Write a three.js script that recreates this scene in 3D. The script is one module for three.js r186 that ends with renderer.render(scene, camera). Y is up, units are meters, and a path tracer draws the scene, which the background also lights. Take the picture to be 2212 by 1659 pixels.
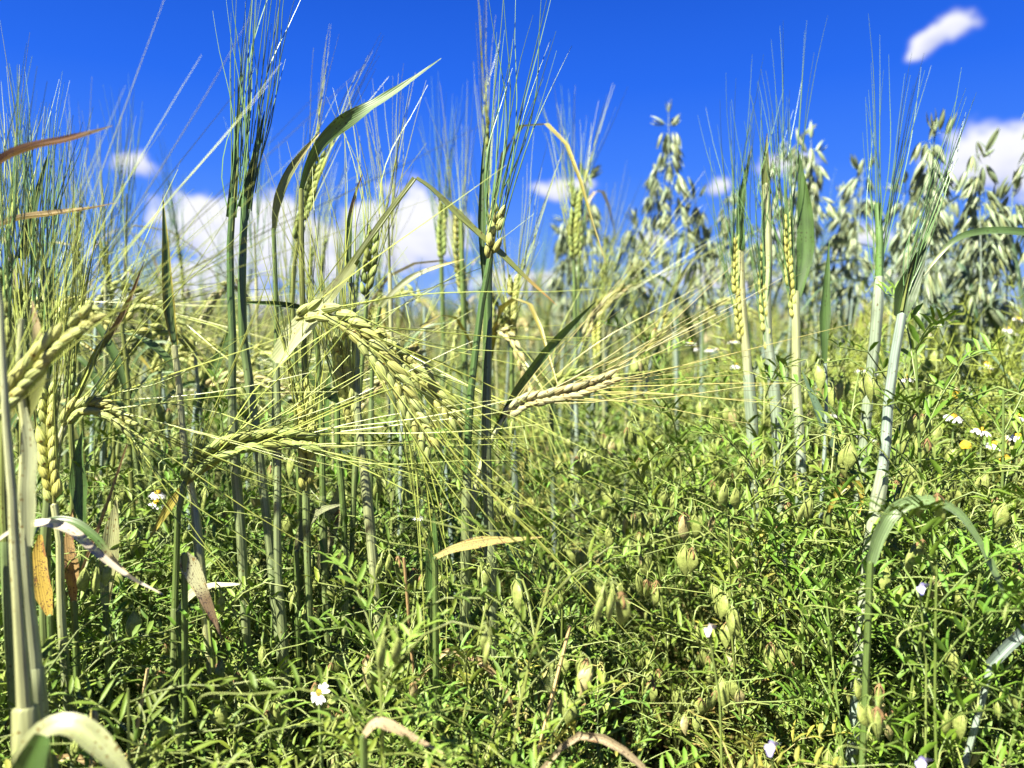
import * as THREE from 'three';
import { mergeGeometries } from 'three/addons/utils/BufferGeometryUtils.js';

// ---------------------------------------------------------------- camera, sky, sun, exposure
const scene = new THREE.Scene();
const FOV = 54.6, PITCH = 4.4 * Math.PI / 180, EYE = 0.5;
const camera = new THREE.PerspectiveCamera(FOV, 4 / 3, 0.02, 800);
camera.position.set(0, EYE, 0);
camera.rotation.set(-PITCH, 0, 0);
camera.focus = 0.43;
camera.userData.fStop = 7.2;
scene.add(camera);

const renderer = new THREE.WebGLRenderer({ antialias: true });
renderer.setSize(1024, 768);
renderer.toneMapping = THREE.LinearToneMapping;
const EXPOSURE = 5.0;
renderer.toneMappingExposure = EXPOSURE;
renderer.shadowMap.enabled = true;

const SUN_DIR = new THREE.Vector3(-0.42, 0.82, 0.42).normalize();
const sun = new THREE.DirectionalLight(new THREE.Color().setRGB(1, 0.93, 0.8), 5);
sun.position.copy(SUN_DIR).multiplyScalar(20);
sun.target.position.set(0, 0.3, -1.5);
sun.position.add(sun.target.position);
sun.castShadow = true;
sun.shadow.mapSize.set(2048, 2048);
Object.assign(sun.shadow.camera, { left: -4, right: 4, top: 4, bottom: -4, near: 1, far: 60 });
scene.add(sun, sun.target);

// ---------------------------------------------------------------- random numbers and noise
function rng(seed) {
  let a = seed >>> 0;
  return () => { a = (a + 0x6D2B79F5) | 0; let t = Math.imul(a ^ (a >>> 15), 1 | a); t = (t + Math.imul(t ^ (t >>> 7), 61 | t)) ^ t; return ((t ^ (t >>> 14)) >>> 0) / 4294967296; };
}
const hash = (x, y, z) => { let h = Math.imul(x, 374761393) ^ Math.imul(y, 668265263) ^ Math.imul(z, 2147483647 ^ 0x5bd1e995); h = Math.imul(h ^ (h >>> 13), 1274126177); return ((h ^ (h >>> 16)) >>> 0) / 4294967296; };
const sm = t => t * t * (3 - 2 * t);
function noise(x, y, z = 0) {
  const X = Math.floor(x), Y = Math.floor(y), Z = Math.floor(z), u = sm(x - X), v = sm(y - Y), w = sm(z - Z);
  const L = (a, b, t) => a + (b - a) * t, h = (i, j, k) => hash(X + i, Y + j, Z + k);
  return L(L(L(h(0, 0, 0), h(1, 0, 0), u), L(h(0, 1, 0), h(1, 1, 0), u), v), L(L(h(0, 0, 1), h(1, 0, 1), u), L(h(0, 1, 1), h(1, 1, 1), u), v), w);
}
const fbm = (x, y, z, o = 4) => { let s = 0, a = 0.5, f = 1, n = 0; for (let i = 0; i < o; i++) { s += a * noise(x * f, y * f, z * f + i * 17); n += a; a *= 0.5; f *= 2.03; } return s / n; };
const clamp = (x, a = 0, b = 1) => Math.max(a, Math.min(b, x));
const sstep = (a, b, x) => sm(clamp((x - a) / (b - a)));
const lerp = (a, b, t) => a + (b - a) * t;

// a point of the place seen at (px, py) of the photograph (2212 wide), d metres ahead of the camera
const F = 829.5 / Math.tan(FOV * Math.PI / 360), CP = Math.cos(PITCH), SP = Math.sin(PITCH);
function W(px, py, d) {
  const x = (px - 1106) / F * d, y = -(py - 829.5) / F * d;
  return new THREE.Vector3(x, EYE + y * CP - d * SP, -d * CP - y * SP);
}

// ---------------------------------------------------------------- the sky: blue air and fair-weather clouds
{
  const w = 2048, h = 1024, data = new Float32Array(w * h * 4);
  const aim = (px, py) => { const v = W(px, py, 1); v.y -= EYE; v.normalize(); return [Math.atan2(v.x, -v.z), Math.asin(v.y)]; };
  const lobe = (px, py, rx, ry, tilt = 0) => { const [a, e] = aim(px, py); return { a, e, rx: rx / F, ry: ry / F, c: Math.cos(tilt), s: Math.sin(tilt) }; };
  const lobes = [
    lobe(294, 353, 38, 28), lobe(2008, 88, 34, 20, 0.6), lobe(2058, 60, 44, 26, 0.35), lobe(1990, 106, 24, 12, 0.7),
    lobe(2100, 345, 66, 52), lobe(2170, 330, 100, 56), lobe(2260, 345, 110, 70), lobe(2085, 385, 60, 26),
    lobe(500, 500, 150, 60), lobe(860, 510, 120, 62), lobe(620, 560, 160, 40), lobe(400, 480, 72, 50), lobe(465, 462, 60, 42), lobe(585, 480, 90, 52), lobe(690, 520, 70, 40), lobe(560, 540, 120, 40), lobe(430, 520, 70, 25), lobe(790, 470, 44, 34),
    lobe(880, 455, 80, 58), lobe(930, 500, 90, 50), lobe(840, 540, 130, 36), lobe(700, 590, 130, 34), lobe(450, 600, 110, 34), lobe(370, 645, 110, 30),
    lobe(1215, 410, 66, 20), lobe(1255, 400, 36, 16), lobe(1190, 418, 30, 12), lobe(1553, 401, 26, 15), lobe(1690, 355, 50, 26), lobe(1700, 510, 60, 24),
    lobe(1870, 512, 54, 26), lobe(1400, 520, 36, 14), lobe(1100, 610, 120, 24), lobe(1560, 600, 160, 26), lobe(1990, 590, 120, 24), lobe(600, 660, 240, 30),
  ];
  const R = rng(77);
  for (let k = 0; k < 64; k++) {                         // the same fair-weather clouds on round the horizon
    const a = 0.72 + (k / 64) * (2 * Math.PI - 1.44) + (R() - 0.5) * 0.05, e = 0.03 + R() * R() * 0.55, s = 0.02 + R() * 0.05;
    for (let j = 0; j < 3; j++) lobes.push({ a: a + (R() - 0.5) * s * 2.2, e: e + (R() - 0.5) * s * 0.6, rx: s * (0.5 + R() * 0.6), ry: s * (0.3 + R() * 0.3), c: 1, s: 0 });
  }
  const stops = [[-1.6, [0.20, 0.25, 0.20]], [-0.05, [0.30, 0.38, 0.40]], [-0.005, [0.46, 0.60, 0.92]], [0.05, [0.26, 0.47, 0.98]], [0.12, [0.120, 0.325, 1.0]], [0.20, [0.056, 0.230, 1.0]], [0.30, [0.024, 0.158, 0.90]], [0.42, [0.014, 0.110, 0.70]], [0.8, [0.012, 0.090, 0.58]], [1.6, [0.010, 0.078, 0.50]]];
  for (let j = 0; j < h; j++) {
    const el = (j + 0.5) / h * Math.PI - Math.PI / 2;
    let k = 0; while (k < stops.length - 2 && el > stops[k + 1][0]) k++;
    const t = clamp((el - stops[k][0]) / (stops[k + 1][0] - stops[k][0])), base = [0, 1, 2].map(i => lerp(stops[k][1][i], stops[k + 1][1][i], t));
    for (let i = 0; i < w; i++) {
      const az = ((i + 0.5) / w - 0.25) * 2 * Math.PI;   // 0 is ahead of the camera (-z)
      let dens = 0, low = 0;
      if (el > -0.02 && el < 1) {
        let nx = 0, ny = 0, wisp = 0, made = false;
        for (const b of lobes) {
          let da = az - b.a; da -= Math.round(da / (2 * Math.PI)) * 2 * Math.PI;
          const de = el - b.e;
          if (Math.abs(da) > b.rx * 2.2 + b.ry || Math.abs(de) > b.ry * 2.2 + b.rx) continue;
          if (!made) { nx = (fbm(az * 42 + el * 13, el * 52 - az * 9, 3, 6) - 0.5) * 1.25; ny = (fbm(az * 42 + el * 17 + 40, el * 52 - az * 11, 9, 6) - 0.5) * 1.25; wisp = fbm(az * 100 + el * 40, el * 130 - az * 30, 15, 4); made = true; }
          const u = (da * b.c + de * b.s) / b.rx + nx, v = (-da * b.s + de * b.c) / b.ry + ny, q = 1 - Math.sqrt(u * u + v * v);
          const dd = sstep(-0.18, 0.48, q + (wisp - 0.5) * 0.5);
          if (dd > 0) { low = (low * dens + v * dd) / (dens + dd + 1e-6); dens = 1 - (1 - dens) * (1 - dd); }
        }
      }
      const o = (j * w + i) * 4, shade = sstep(0.5, -0.9, low) * (0.2 + 1.1 * fbm(az * 50, el * 70, 5, 4));
      const cl = [lerp(1.04, 0.62, shade), lerp(1.04, 0.66, shade), lerp(1.07, 0.92, shade)];
      for (let c = 0; c < 3; c++) data[o + c] = lerp(base[c], cl[c], dens * 0.97) / EXPOSURE;
      data[o + 3] = 1;
    }
  }
  const sky = new THREE.DataTexture(data, w, h, THREE.RGBAFormat, THREE.FloatType);
  sky.mapping = THREE.EquirectangularReflectionMapping;
  sky.magFilter = sky.minFilter = THREE.LinearFilter;
  sky.needsUpdate = true;
  scene.background = sky;
  scene.environment = sky;
}

// ---------------------------------------------------------------- textures: fibres, spots, soil
function dataTex(w, h, fn, srgb = true) {
  const d = new Uint8Array(w * h * 4);
  for (let j = 0; j < h; j++) for (let i = 0; i < w; i++) { const c = fn(i / w, j / h, i, j), o = (j * w + i) * 4; for (let k = 0; k < 3; k++) d[o + k] = clamp(Array.isArray(c) ? c[k] : c) * 255; d[o + 3] = 255; }
  const t = new THREE.DataTexture(d, w, h, THREE.RGBAFormat);
  t.wrapS = t.wrapT = THREE.RepeatWrapping; t.magFilter = THREE.LinearFilter; t.minFilter = THREE.LinearMipmapLinearFilter; t.generateMipmaps = true;
  if (srgb) t.colorSpace = THREE.SRGBColorSpace;
  t.needsUpdate = true;
  return t;
}
const wrapN = (u, v, fx, fy, s) => { const a = u * fx, b = v * fy, x = sstep(0.85, 1, u), y = sstep(0.85, 1, v); return lerp(lerp(noise(a, b, s), noise(a - fx, b, s), x), lerp(noise(a, b - fy, s), noise(a - fx, b - fy, s), x), y); };
const vein = (u, v) => 0.5 + 0.5 * Math.sin(u * Math.PI * 2 * 16);
const TEX = {
  fibre: dataTex(128, 512, (u, v) => { const s = 0.86 + 0.12 * vein(u, v) + 0.16 * (wrapN(u, v, 30, 5, 1) - 0.5) + 0.24 * (wrapN(u, v, 5, 14, 2) - 0.5), k = sstep(0.86, 0.94, wrapN(u, v, 22, 120, 21) + 0.2 * (wrapN(u, v, 4, 9, 22) - 0.5)); return [lerp(s, 0.62, k), lerp(s, 0.48, k), lerp(s * 0.97, 0.30, k)]; }),
  fibreBump: dataTex(128, 512, (u, v) => 0.35 + 0.4 * vein(u, v) + 0.25 * wrapN(u, v, 40, 8, 3), false),
  spots: dataTex(256, 512, (u, v) => {
    const k = wrapN(u, v, 46, 90, 4), m = wrapN(u, v, 6, 10, 5), s = 0.84 + 0.12 * vein(u, v) * 0.6;
    const spot = sstep(0.70, 0.82, k + 0.24 * (m - 0.5)), blotch = sstep(0.66, 0.8, m);
    return [lerp(lerp(s, s * 0.86, blotch), 0.32, spot), lerp(lerp(s, s * 0.70, blotch), 0.20, spot), lerp(lerp(s, s * 0.5, blotch), 0.10, spot)];
  }),
  mottle: dataTex(256, 256, (u, v) => { const s = 0.90 + 0.22 * (wrapN(u, v, 12, 12, 6) - 0.5) + 0.22 * (wrapN(u, v, 50, 50, 7) - 0.5); return [s + 0.02, s, s - 0.03]; }),
  mottleBump: dataTex(256, 256, (u, v) => 0.6 * wrapN(u, v, 14, 14, 8) + 0.4 * wrapN(u, v, 60, 60, 9), false),
  soil: dataTex(512, 512, (u, v) => { const a = wrapN(u, v, 10, 10, 10), b = wrapN(u, v, 60, 60, 11), c = wrapN(u, v, 200, 200, 12), s = 0.30 + 0.2 * (a - 0.5) + 0.22 * (b - 0.5) + 0.2 * (c - 0.5); return [s * 1.12, s * 0.92, s * 0.70]; }),
  soilBump: dataTex(512, 512, (u, v) => 0.5 * wrapN(u, v, 24, 24, 13) + 0.5 * wrapN(u, v, 110, 110, 14), false),
};
const rep = (t, x, y) => { const c = t.clone(); c.repeat.set(x, y); c.needsUpdate = true; return c; };
const fibre = rep(TEX.fibre, 62, 8), fibreB = rep(TEX.fibreBump, 62, 8), spotsT = rep(TEX.spots, 55, 22), mot = rep(TEX.mottle, 60, 60), motB = rep(TEX.mottleBump, 60, 60);
const phys = o => new THREE.MeshPhysicalMaterial({ vertexColors: true, side: THREE.DoubleSide, ...o });
const M = {
  stem: phys({ map: fibre, bumpMap: fibreB, bumpScale: 0.00014, roughness: 0.38, specularIntensity: 1 }),
  blade: phys({ map: fibre, bumpMap: fibreB, bumpScale: 0.0002, roughness: 0.45, transmission: 0.4, thickness: 0, specularIntensity: 0.8 }),
  spotted: phys({ map: spotsT, bumpMap: fibreB, bumpScale: 0.0002, roughness: 0.7, transmission: 0.3, thickness: 0 }),
  grain: phys({ map: fibre, bumpMap: fibreB, bumpScale: 0.0004, roughness: 0.62, specularIntensity: 0.5 }),
  awn: phys({ roughness: 0.35, specularIntensity: 1 }),
  leaflet: phys({ roughness: 0.58, transmission: 0.24, thickness: 0, specularIntensity: 0.6 }),
  vine: phys({ roughness: 0.55 }),
  pod: phys({ map: mot, bumpMap: motB, bumpScale: 0.00015, roughness: 0.5, transmission: 0.16, thickness: 0, specularIntensity: 0.7 }),
  dry: phys({ map: mot, roughness: 0.85 }),
  oat: phys({ map: fibre, bumpMap: fibreB, bumpScale: 0.0002, roughness: 0.5, transmission: 0.18, thickness: 0 }),
  petal: phys({ roughness: 0.6, transmission: 0.2, thickness: 0 }),
  disc: phys({ map: mot, bumpMap: motB, bumpScale: 0.0008, roughness: 0.8 }),
  soil: new THREE.MeshStandardMaterial({ map: rep(TEX.soil, 2.2, 2.2), bumpMap: rep(TEX.soilBump, 2.2, 2.2), bumpScale: 0.02, roughness: 1 }),
};
// real-world base colours, linear
const C = {
  glaucous: [0.17, 0.215, 0.10], stemGreen: [0.095, 0.145, 0.038], stemPale: [0.29, 0.31, 0.155], stemBlue: [0.20, 0.26, 0.22], sheath: [0.33, 0.36, 0.20], darkGreen: [0.055, 0.105, 0.024],
  leafGreen: [0.075, 0.145, 0.03], leafOlive: [0.14, 0.165, 0.04], leafYellow: [0.33, 0.28, 0.045], straw: [0.40, 0.32, 0.17], brown: [0.17, 0.11, 0.045], pale: [0.38, 0.42, 0.20],
  grain: [0.255, 0.275, 0.085], grainGreen: [0.175, 0.215, 0.055], grainYellow: [0.31, 0.325, 0.085], grainTan: [0.29, 0.265, 0.125], awn: [0.185, 0.225, 0.048], awnGreen: [0.07, 0.135, 0.045], awnTan: [0.26, 0.245, 0.085],
  oat: [0.21, 0.28, 0.15], oatDark: [0.15, 0.20, 0.115], lentil: [0.086, 0.166, 0.012], pod: [0.255, 0.315, 0.085],
};
const vary = (c, R, a = 0.12) => { const k = 1 + (R() - 0.5) * 2 * a, h = (R() - 0.5) * a; return [c[0] * k * (1 + h), c[1] * k, c[2] * k * (1 - h)]; };
const mixC = (a, b, t) => [lerp(a[0], b[0], t), lerp(a[1], b[1], t), lerp(a[2], b[2], t)];

// ---------------------------------------------------------------- mesh builder
class MB {
  constructor() { this.p = []; this.c = []; this.uv = []; this.ix = []; }
  get n() { return this.p.length / 3; }
  v(x, y, z, c, u = 0, w = 0) { this.p.push(x, y, z); this.c.push(c[0], c[1], c[2]); this.uv.push(u, w); return this.n - 1; }
  vv(q, c, u, w) { return this.v(q.x, q.y, q.z, c, u, w); }
  t(a, b, c) { this.ix.push(a, b, c); }
  q(a, b, c, d) { this.ix.push(a, b, c, a, c, d); }
  add(geo, m4, tint) {
    const o = this.n, P = geo.attributes.position, K = geo.attributes.color, U = geo.attributes.uv, a = new THREE.Vector3();
    for (let i = 0; i < P.count; i++) { a.fromBufferAttribute(P, i).applyMatrix4(m4); this.p.push(a.x, a.y, a.z); this.c.push(K.getX(i) * (tint ? tint[0] : 1), K.getY(i) * (tint ? tint[1] : 1), K.getZ(i) * (tint ? tint[2] : 1)); this.uv.push(U.getX(i), U.getY(i)); }
    const I = geo.index; for (let i = 0; i < I.count; i++) this.ix.push(o + I.getX(i));
    return this;
  }
  geo() {
    const g = new THREE.BufferGeometry();
    g.setAttribute('position', new THREE.Float32BufferAttribute(this.p, 3)); g.setAttribute('color', new THREE.Float32BufferAttribute(this.c, 3)); g.setAttribute('uv', new THREE.Float32BufferAttribute(this.uv, 2));
    g.setIndex(this.ix); g.computeVertexNormals();
    return g;
  }
}
const V = (x, y, z) => new THREE.Vector3(x, y, z);
const UPV = V(0, 1, 0), TOCAM = V(0, 0.12, 1).normalize();
const perp = t => { const a = Math.abs(t.y) < 0.9 ? V(0, 1, 0) : V(1, 0, 0); return a.cross(t).normalize(); };
const prof = (stops, t) => { if (typeof stops === 'number') return stops; let k = 0; while (k < stops.length - 2 && t > stops[k + 1][0]) k++; const [a, x] = stops[k], [b, y] = stops[k + 1]; return lerp(x, y, clamp((t - a) / (b - a))); };
const curveOf = pts => pts.length === 2 ? new THREE.LineCurve3(pts[0], pts[1]) : new THREE.CatmullRomCurve3(pts, false, 'centripetal');

// a tapering round stem along a curve; rad and col may be profiles over 0..1
function tube(mb, pts, seg, sides, rad, col, capped = true) {
  const cv = pts.getPoint ? pts : curveOf(pts), L = cv.getLength();
  let nrm = null, prev = null, ring0 = 0;
  for (let i = 0; i <= seg; i++) {
    const t = i / seg, q = cv.getPointAt(t), tg = cv.getTangentAt(t);
    if (!nrm) nrm = perp(tg); else { nrm.applyQuaternion(new THREE.Quaternion().setFromUnitVectors(prev, tg)); nrm.addScaledVector(tg, -nrm.dot(tg)).normalize(); }
    prev = tg.clone();
    const b = tg.clone().cross(nrm), r = prof(rad, t), c = typeof col === 'function' ? col(t) : col, base = mb.n;
    for (let s = 0; s <= sides; s++) { const a = s / sides * 2 * Math.PI, x = Math.cos(a) * r, y = Math.sin(a) * r; mb.v(q.x + nrm.x * x + b.x * y, q.y + nrm.y * x + b.y * y, q.z + nrm.z * x + b.z * y, c, s / sides * 0.012, t * L); }
    if (i) for (let s = 0; s < sides; s++) mb.q(ring0 + s, ring0 + s + 1, base + s + 1, base + s);
    ring0 = base;
  }
  if (capped) { const q = cv.getPointAt(1), e = mb.vv(q.addScaledVector(prev, prof(rad, 1) * 0.6), typeof col === 'function' ? col(1) : col, 0, L); for (let s = 0; s < sides; s++) mb.t(ring0 + s, ring0 + s + 1, e); }
  return mb;
}
// a grass blade: width and twist profiles, a channel along the middle, slightly wavy edges
function blade(mb, pts, o) {
  const cv = pts.getPoint ? pts : curveOf(pts), L = cv.getLength(), seg = o.seg || 18, R = o.R || rng(5), ph = R() * 9;
  const across = [-1, -0.5, 0, 0.5, 1];
  let row0 = 0;
  for (let i = 0; i <= seg; i++) {
    const t = i / seg, q = cv.getPointAt(t), tg = cv.getTangentAt(t);
    let n = (o.n || TOCAM).clone(); n.addScaledVector(tg, -n.dot(tg)); if (n.lengthSq() < 1e-4) n = perp(tg); n.normalize();
    n.applyAxisAngle(tg, prof(o.twist || 0, t));
    const s = tg.clone().cross(n), w = prof(o.w, t) / 2, c = typeof o.col === 'function' ? o.col(t) : o.col, base = mb.n, f = prof(o.fold === undefined ? 0.35 : o.fold, t);
    for (const a of across) {
      const wv = Math.abs(a) === 1 ? Math.sin(t * L * 190 + ph + a * 2) * w * 0.09 : 0, up = (a * a - 0.35) * f * w + wv;
      const k = o.rim && Math.abs(a) === 1 ? o.rim : c;
      mb.v(q.x + s.x * a * w + n.x * up, q.y + s.y * a * w + n.y * up, q.z + s.z * a * w + n.z * up, k, a * w, t * L);
    }
    if (i) for (let s2 = 0; s2 < 4; s2++) mb.q(row0 + s2, row0 + s2 + 1, base + s2 + 1, base + s2);
    row0 = base;
  }
  return mb;
}
// a pointed seed shape along +y, length l, half-widths a (x) and b (z); k moves the belly
function seedGeo(l, a, b, col, rows = 6, sides = 8, belly = 0.38, crease = 0.12) {
  const mb = new MB();
  for (let i = 0; i <= rows; i++) {
    const t = i / rows, u = Math.pow(t, Math.log(0.5) / Math.log(belly)), r = Math.max(0.03, Math.pow(Math.sin(Math.PI * clamp(u, 0.01, 0.99)), 0.82));
    for (let s = 0; s <= sides; s++) { const g = s / sides * 2 * Math.PI, cr = 1 - crease * Math.pow(Math.max(0, Math.cos(g)), 6), k = 0.93 + 0.14 * hash(i, s % sides, 7); mb.v(Math.cos(g) * a * r * cr, t * l, Math.sin(g) * b * r, [col[0] * k, col[1] * k, col[2] * k], s / sides * 0.012, t * l); }
    if (i) for (let s = 0; s < sides; s++) { const o = (i - 1) * (sides + 1) + s, e = o + sides + 1; mb.q(e, e + 1, o + 1, o); }
  }
  return mb.geo();
}

// ---------------------------------------------------------------- things and parts
const used = {};
const numbered = n => { const k = used[n] = (used[n] || 0) + 1; return k === 1 ? n : n + '_' + String(k - 1).padStart(3, '0'); };
function thing(name, label, category, at = [0, 0, 0], group) {
  const o = new THREE.Group(); o.name = numbered(name); o.position.set(...at); o.userData = { label, category };
  if (group) o.userData.group = group;
  scene.add(o);
  return o;
}
function part(name, mbOrGeo, mat, parent, kind) {
  const m = new THREE.Mesh(mbOrGeo instanceof MB ? mbOrGeo.geo() : mbOrGeo, mat); m.name = name; m.castShadow = m.receiveShadow = true;
  if (kind) m.userData.kind = kind;
  parent.add(m);
  return m;
}
const place = (m, pos, dir, roll = 0, scale = 1) => { m.quaternion.setFromUnitVectors(UPV, dir).multiply(new THREE.Quaternion().setFromAxisAngle(UPV, roll)); m.position.copy(pos); if (scale.isVector3) m.scale.copy(scale); else m.scale.setScalar(scale); return m; };
const matOf = (pos, dir, roll = 0, scale = 1) => { const o = place(new THREE.Object3D(), pos, dir, roll, scale); o.updateMatrix(); return o.matrix; };

// ---------------------------------------------------------------- barley
const geoCache = new Map();
const cached = (key, make) => { if (!geoCache.has(key)) geoCache.set(key, make()); return geoCache.get(key); };
const grainGeo = (ck, k) => cached('grain' + ck + k, () => { const R = rng(31 + k); return seedGeo(0.0105, 0.0021 + 0.0005 * R(), 0.0020, vary(C[ck], R, 0.2), 6, 8, 0.36 + 0.04 * R()); });
const awnGeo = (ck, k, thin = false) => cached('awn' + ck + k + thin, () => {
  const R = rng(91 + k), mb = new MB(), bend = (R() - 0.2) * 0.022, wob = (R() - 0.5) * 0.008, c0 = vary(C[ck], R, 0.18), pts = [];
  for (let i = 0; i <= 4; i++) { const t = i / 4; pts.push(V(bend * t * t + wob * Math.sin(t * 5), t * 0.12, wob * Math.sin(t * 4 + k))); }
  return tube(mb, pts, thin ? 4 : 8, 3, [[0, 0.00040], [0.6, 0.00028], [1, 0.00010]], c0).geo();
});
/* an ear along a curve: a rachis with two rows of grains, each grain ending in an awn */
function ear(parent, pts, o) {
  const R = rng(o.seed || 1), cv = curveOf(pts), n = o.n || 22, gk = o.col || 'grain', ak = o.awnCol || 'awn', gs = o.size || 1, face0 = (o.face || TOCAM).clone();
  const rach = tube(new MB(), cv, 8, 5, [[0, 0.0011 * gs], [1, 0.0007 * gs]], C[gk]);
  const e = part('ear', rach, M.grain, parent);
  const gMB = o.merged ? new MB() : null, aMB = o.merged ? new MB() : null;
  for (let i = 0; i < n; i++) {
    const t = 0.01 + 0.97 * i / (n - 1), q = cv.getPointAt(t), tg = cv.getTangentAt(t), f = face0.clone().addScaledVector(tg, -face0.dot(tg)).normalize(), s = tg.clone().cross(f);
    const sg = i % 2 ? 1 : -1, size = gs * (0.80 + 0.10 * R() + 0.22 * Math.sin(Math.PI * clamp(t * 0.9 + 0.12)) + 0.08 * R());
    const splay = o.splay === undefined ? 0.26 : o.splay;
    const dir = tg.clone().addScaledVector(s, sg * splay * (0.8 + 0.4 * R())).addScaledVector(f, 0.10 + 0.12 * (R() - 0.5)).normalize();
    const pos = q.clone().addScaledVector(s, sg * 0.0014 * gs).addScaledVector(f, 0.0007 * (R() - 0.3));
    const gg = grainGeo(gk, Math.floor(R() * 7)), roll = R() * 6.28;
    if (!(o.bald > t) && R() > 0.03) { if (o.merged) gMB.add(gg, matOf(pos, dir, roll, size)); else place(part('grain', gg, M.grain, e), pos, dir, roll, size); }
    if (o.awnSkip && R() < o.awnSkip) continue;
    const tip = pos.clone().addScaledVector(dir, 0.0100 * size), al = (o.awnLen || 0.12) / 0.12 * (0.8 + 0.35 * R()) * (t < 0.12 ? 0.8 : 1), sp = o.awnSpread === undefined ? 0.16 : o.awnSpread;
    const ad = tg.clone().addScaledVector(s, sg * sp * (0.25 + 1.1 * R())).addScaledVector(f, (R() - 0.42) * sp * 1.5);
    if (o.aim) ad.lerp(o.aim, o.aimBy || 0.5);
    ad.normalize();
    const k = Math.floor(R() * 5), ag = awnGeo(ak, k, !!o.merged), sc = V(o.awnR || 1, al, o.awnR || 1);
    if (o.merged) aMB.add(ag, matOf(tip, ad, R() * 6.28, sc)); else place(part('awn', ag, M.awn, e), tip, ad, R() * 6.28, sc);
  }
  if (o.merged) { if (gMB.n) part('grains', gMB, M.grain, e, 'stuff'); part('awns', aMB, M.awn, e, 'stuff'); }
  return e;
}
const px = (list, d) => list.map(([x, y, dd]) => W(x, y, dd || d));
/* a stalk traced bottom to top; its foot is set down on the soil below its lowest point */
function stalk(o) {
  const R = rng(o.seed || (o.path[0][0] * 7 + o.path[0][1]) | 0), up = px(o.path, o.d);
  const lo = up[0], lean = up[1].clone().sub(lo).normalize(), run = clamp(lo.y * 0.5 / Math.max(0.3, lean.y), 0, 0.2);
  const foot = V(lo.x - lean.x * run, -0.004, lo.z - lean.z * run * 0.4);
  const g = thing(o.name || 'barley_stalk', o.label, o.category || 'barley stalk', [foot.x, 0, foot.z], o.group);
  const rel = v => V(v.x - foot.x, v.y, v.z - foot.z);
  const pts = [rel(foot), rel(foot.clone().lerp(lo, 0.5).add(V((lo.x - foot.x) * -0.1, 0, 0))), ...up.map((v, i) => rel(v).add(V(i && i < up.length - 1 ? (R() - 0.5) * 0.003 : 0, 0, (R() - 0.5) * 0.004)))];
  const c0 = vary(o.col || C.glaucous, R, 0.06), c1 = o.col2 ? vary(o.col2, R, 0.06) : c0, r = o.r || 0.0022;
  const nodeT = 0.42 + R() * 0.2;
  const st = part('stem', tube(new MB(), pts, o.seg || 22, 9, o.rad || [[0, r * 1.05], [0.8, r], [1, r * 0.8]], t => mixC(c0, c1, sstep(0.72, 0.92, t) * (o.col2 ? 1 : 0))), M.stem, g);
  { const cv = curveOf(pts), q = cv.getPointAt(nodeT), tg = cv.getTangentAt(nodeT); part('node', tube(new MB(), [q.clone().addScaledVector(tg, -0.003), q, q.clone().addScaledVector(tg, 0.003)], 4, 8, [[0, r], [0.5, r * 1.35], [1, r]], mixC(c0, C.darkGreen, 0.5)), M.stem, g); }
  { // the loose leaf sheath that wraps the stem above its node
    const cv = curveOf(pts), s0 = nodeT, s1 = Math.min(0.97, nodeT + 0.2 + 0.1 * R()), sp = [0, 1, 2, 3, 4].map(i => cv.getPointAt(lerp(s0, s1, i / 4)));
    part('sheath', tube(new MB(), sp, 8, 9, [[0, r * 1.12], [0.5, r * 1.22], [0.9, r * 1.3], [1, r * 1.1]], vary(mixC(c0, R() < 0.25 ? C.stemPale : C.glaucous, 0.4), R, 0.08)), M.stem, g);
  }
  for (const l of o.leaves || []) leafOn(g, foot, o.d, l, R);
  for (const e of o.ears || []) { const ep = px(e.path, e.d || o.d).map(rel); ear(g, ep, { ...e, seed: e.seed || ((R() * 1e6) | 0) }); }
  return g;
}
function leafOn(g, foot, d, l, R) {
  const pts = px(l.path, l.d || d).map(v => V(v.x - foot.x, v.y - foot.y + (foot.y < 0 ? foot.y : 0), v.z - foot.z)), col = vary(l.col || C.leafGreen, R, 0.08), tipc = l.tip ? vary(l.tip, R, 0.08) : null;
  const m = part(l.name || 'leaf', blade(new MB(), pts, { w: l.w || [[0, 0.004], [0.25, 0.0075], [0.7, 0.006], [1, 0.0004]], twist: l.twist || 0, fold: l.fold, n: l.n, R, seg: l.seg || 20, col: t => tipc ? mixC(col, tipc, sstep(l.from || 0.6, (l.from || 0.6) + 0.2, t)) : col, rim: l.rim }), l.spotted ? M.spotted : M.blade, g);
  if (l.label) m.userData.label = l.label;
  return m;
}
// a loose, fallen or low leaf whose sheath runs down to the soil: a thing of its own
function lowLeaf(o) {
  const up = px(o.path, o.d), lo = up[0], foot = V(lo.x + (o.lean || 0), -0.003, lo.z), R = rng(o.seed || 3);
  const g = thing(o.name || 'barley_leaf', o.label, o.category || 'leaf', [foot.x, 0, foot.z]);
  const rel = v => V(v.x - foot.x, v.y, v.z - foot.z);
  part('sheath', tube(new MB(), [rel(foot), rel(foot.clone().lerp(lo, 0.55)), rel(lo)], 8, 7, [[0, 0.0022], [1, 0.0016]], vary(o.stemCol || C.stemGreen, R, 0.06)), M.stem, g);
  leafOn(g, V(foot.x, 0, foot.z), o.d, o, R);
  return g;
}

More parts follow.
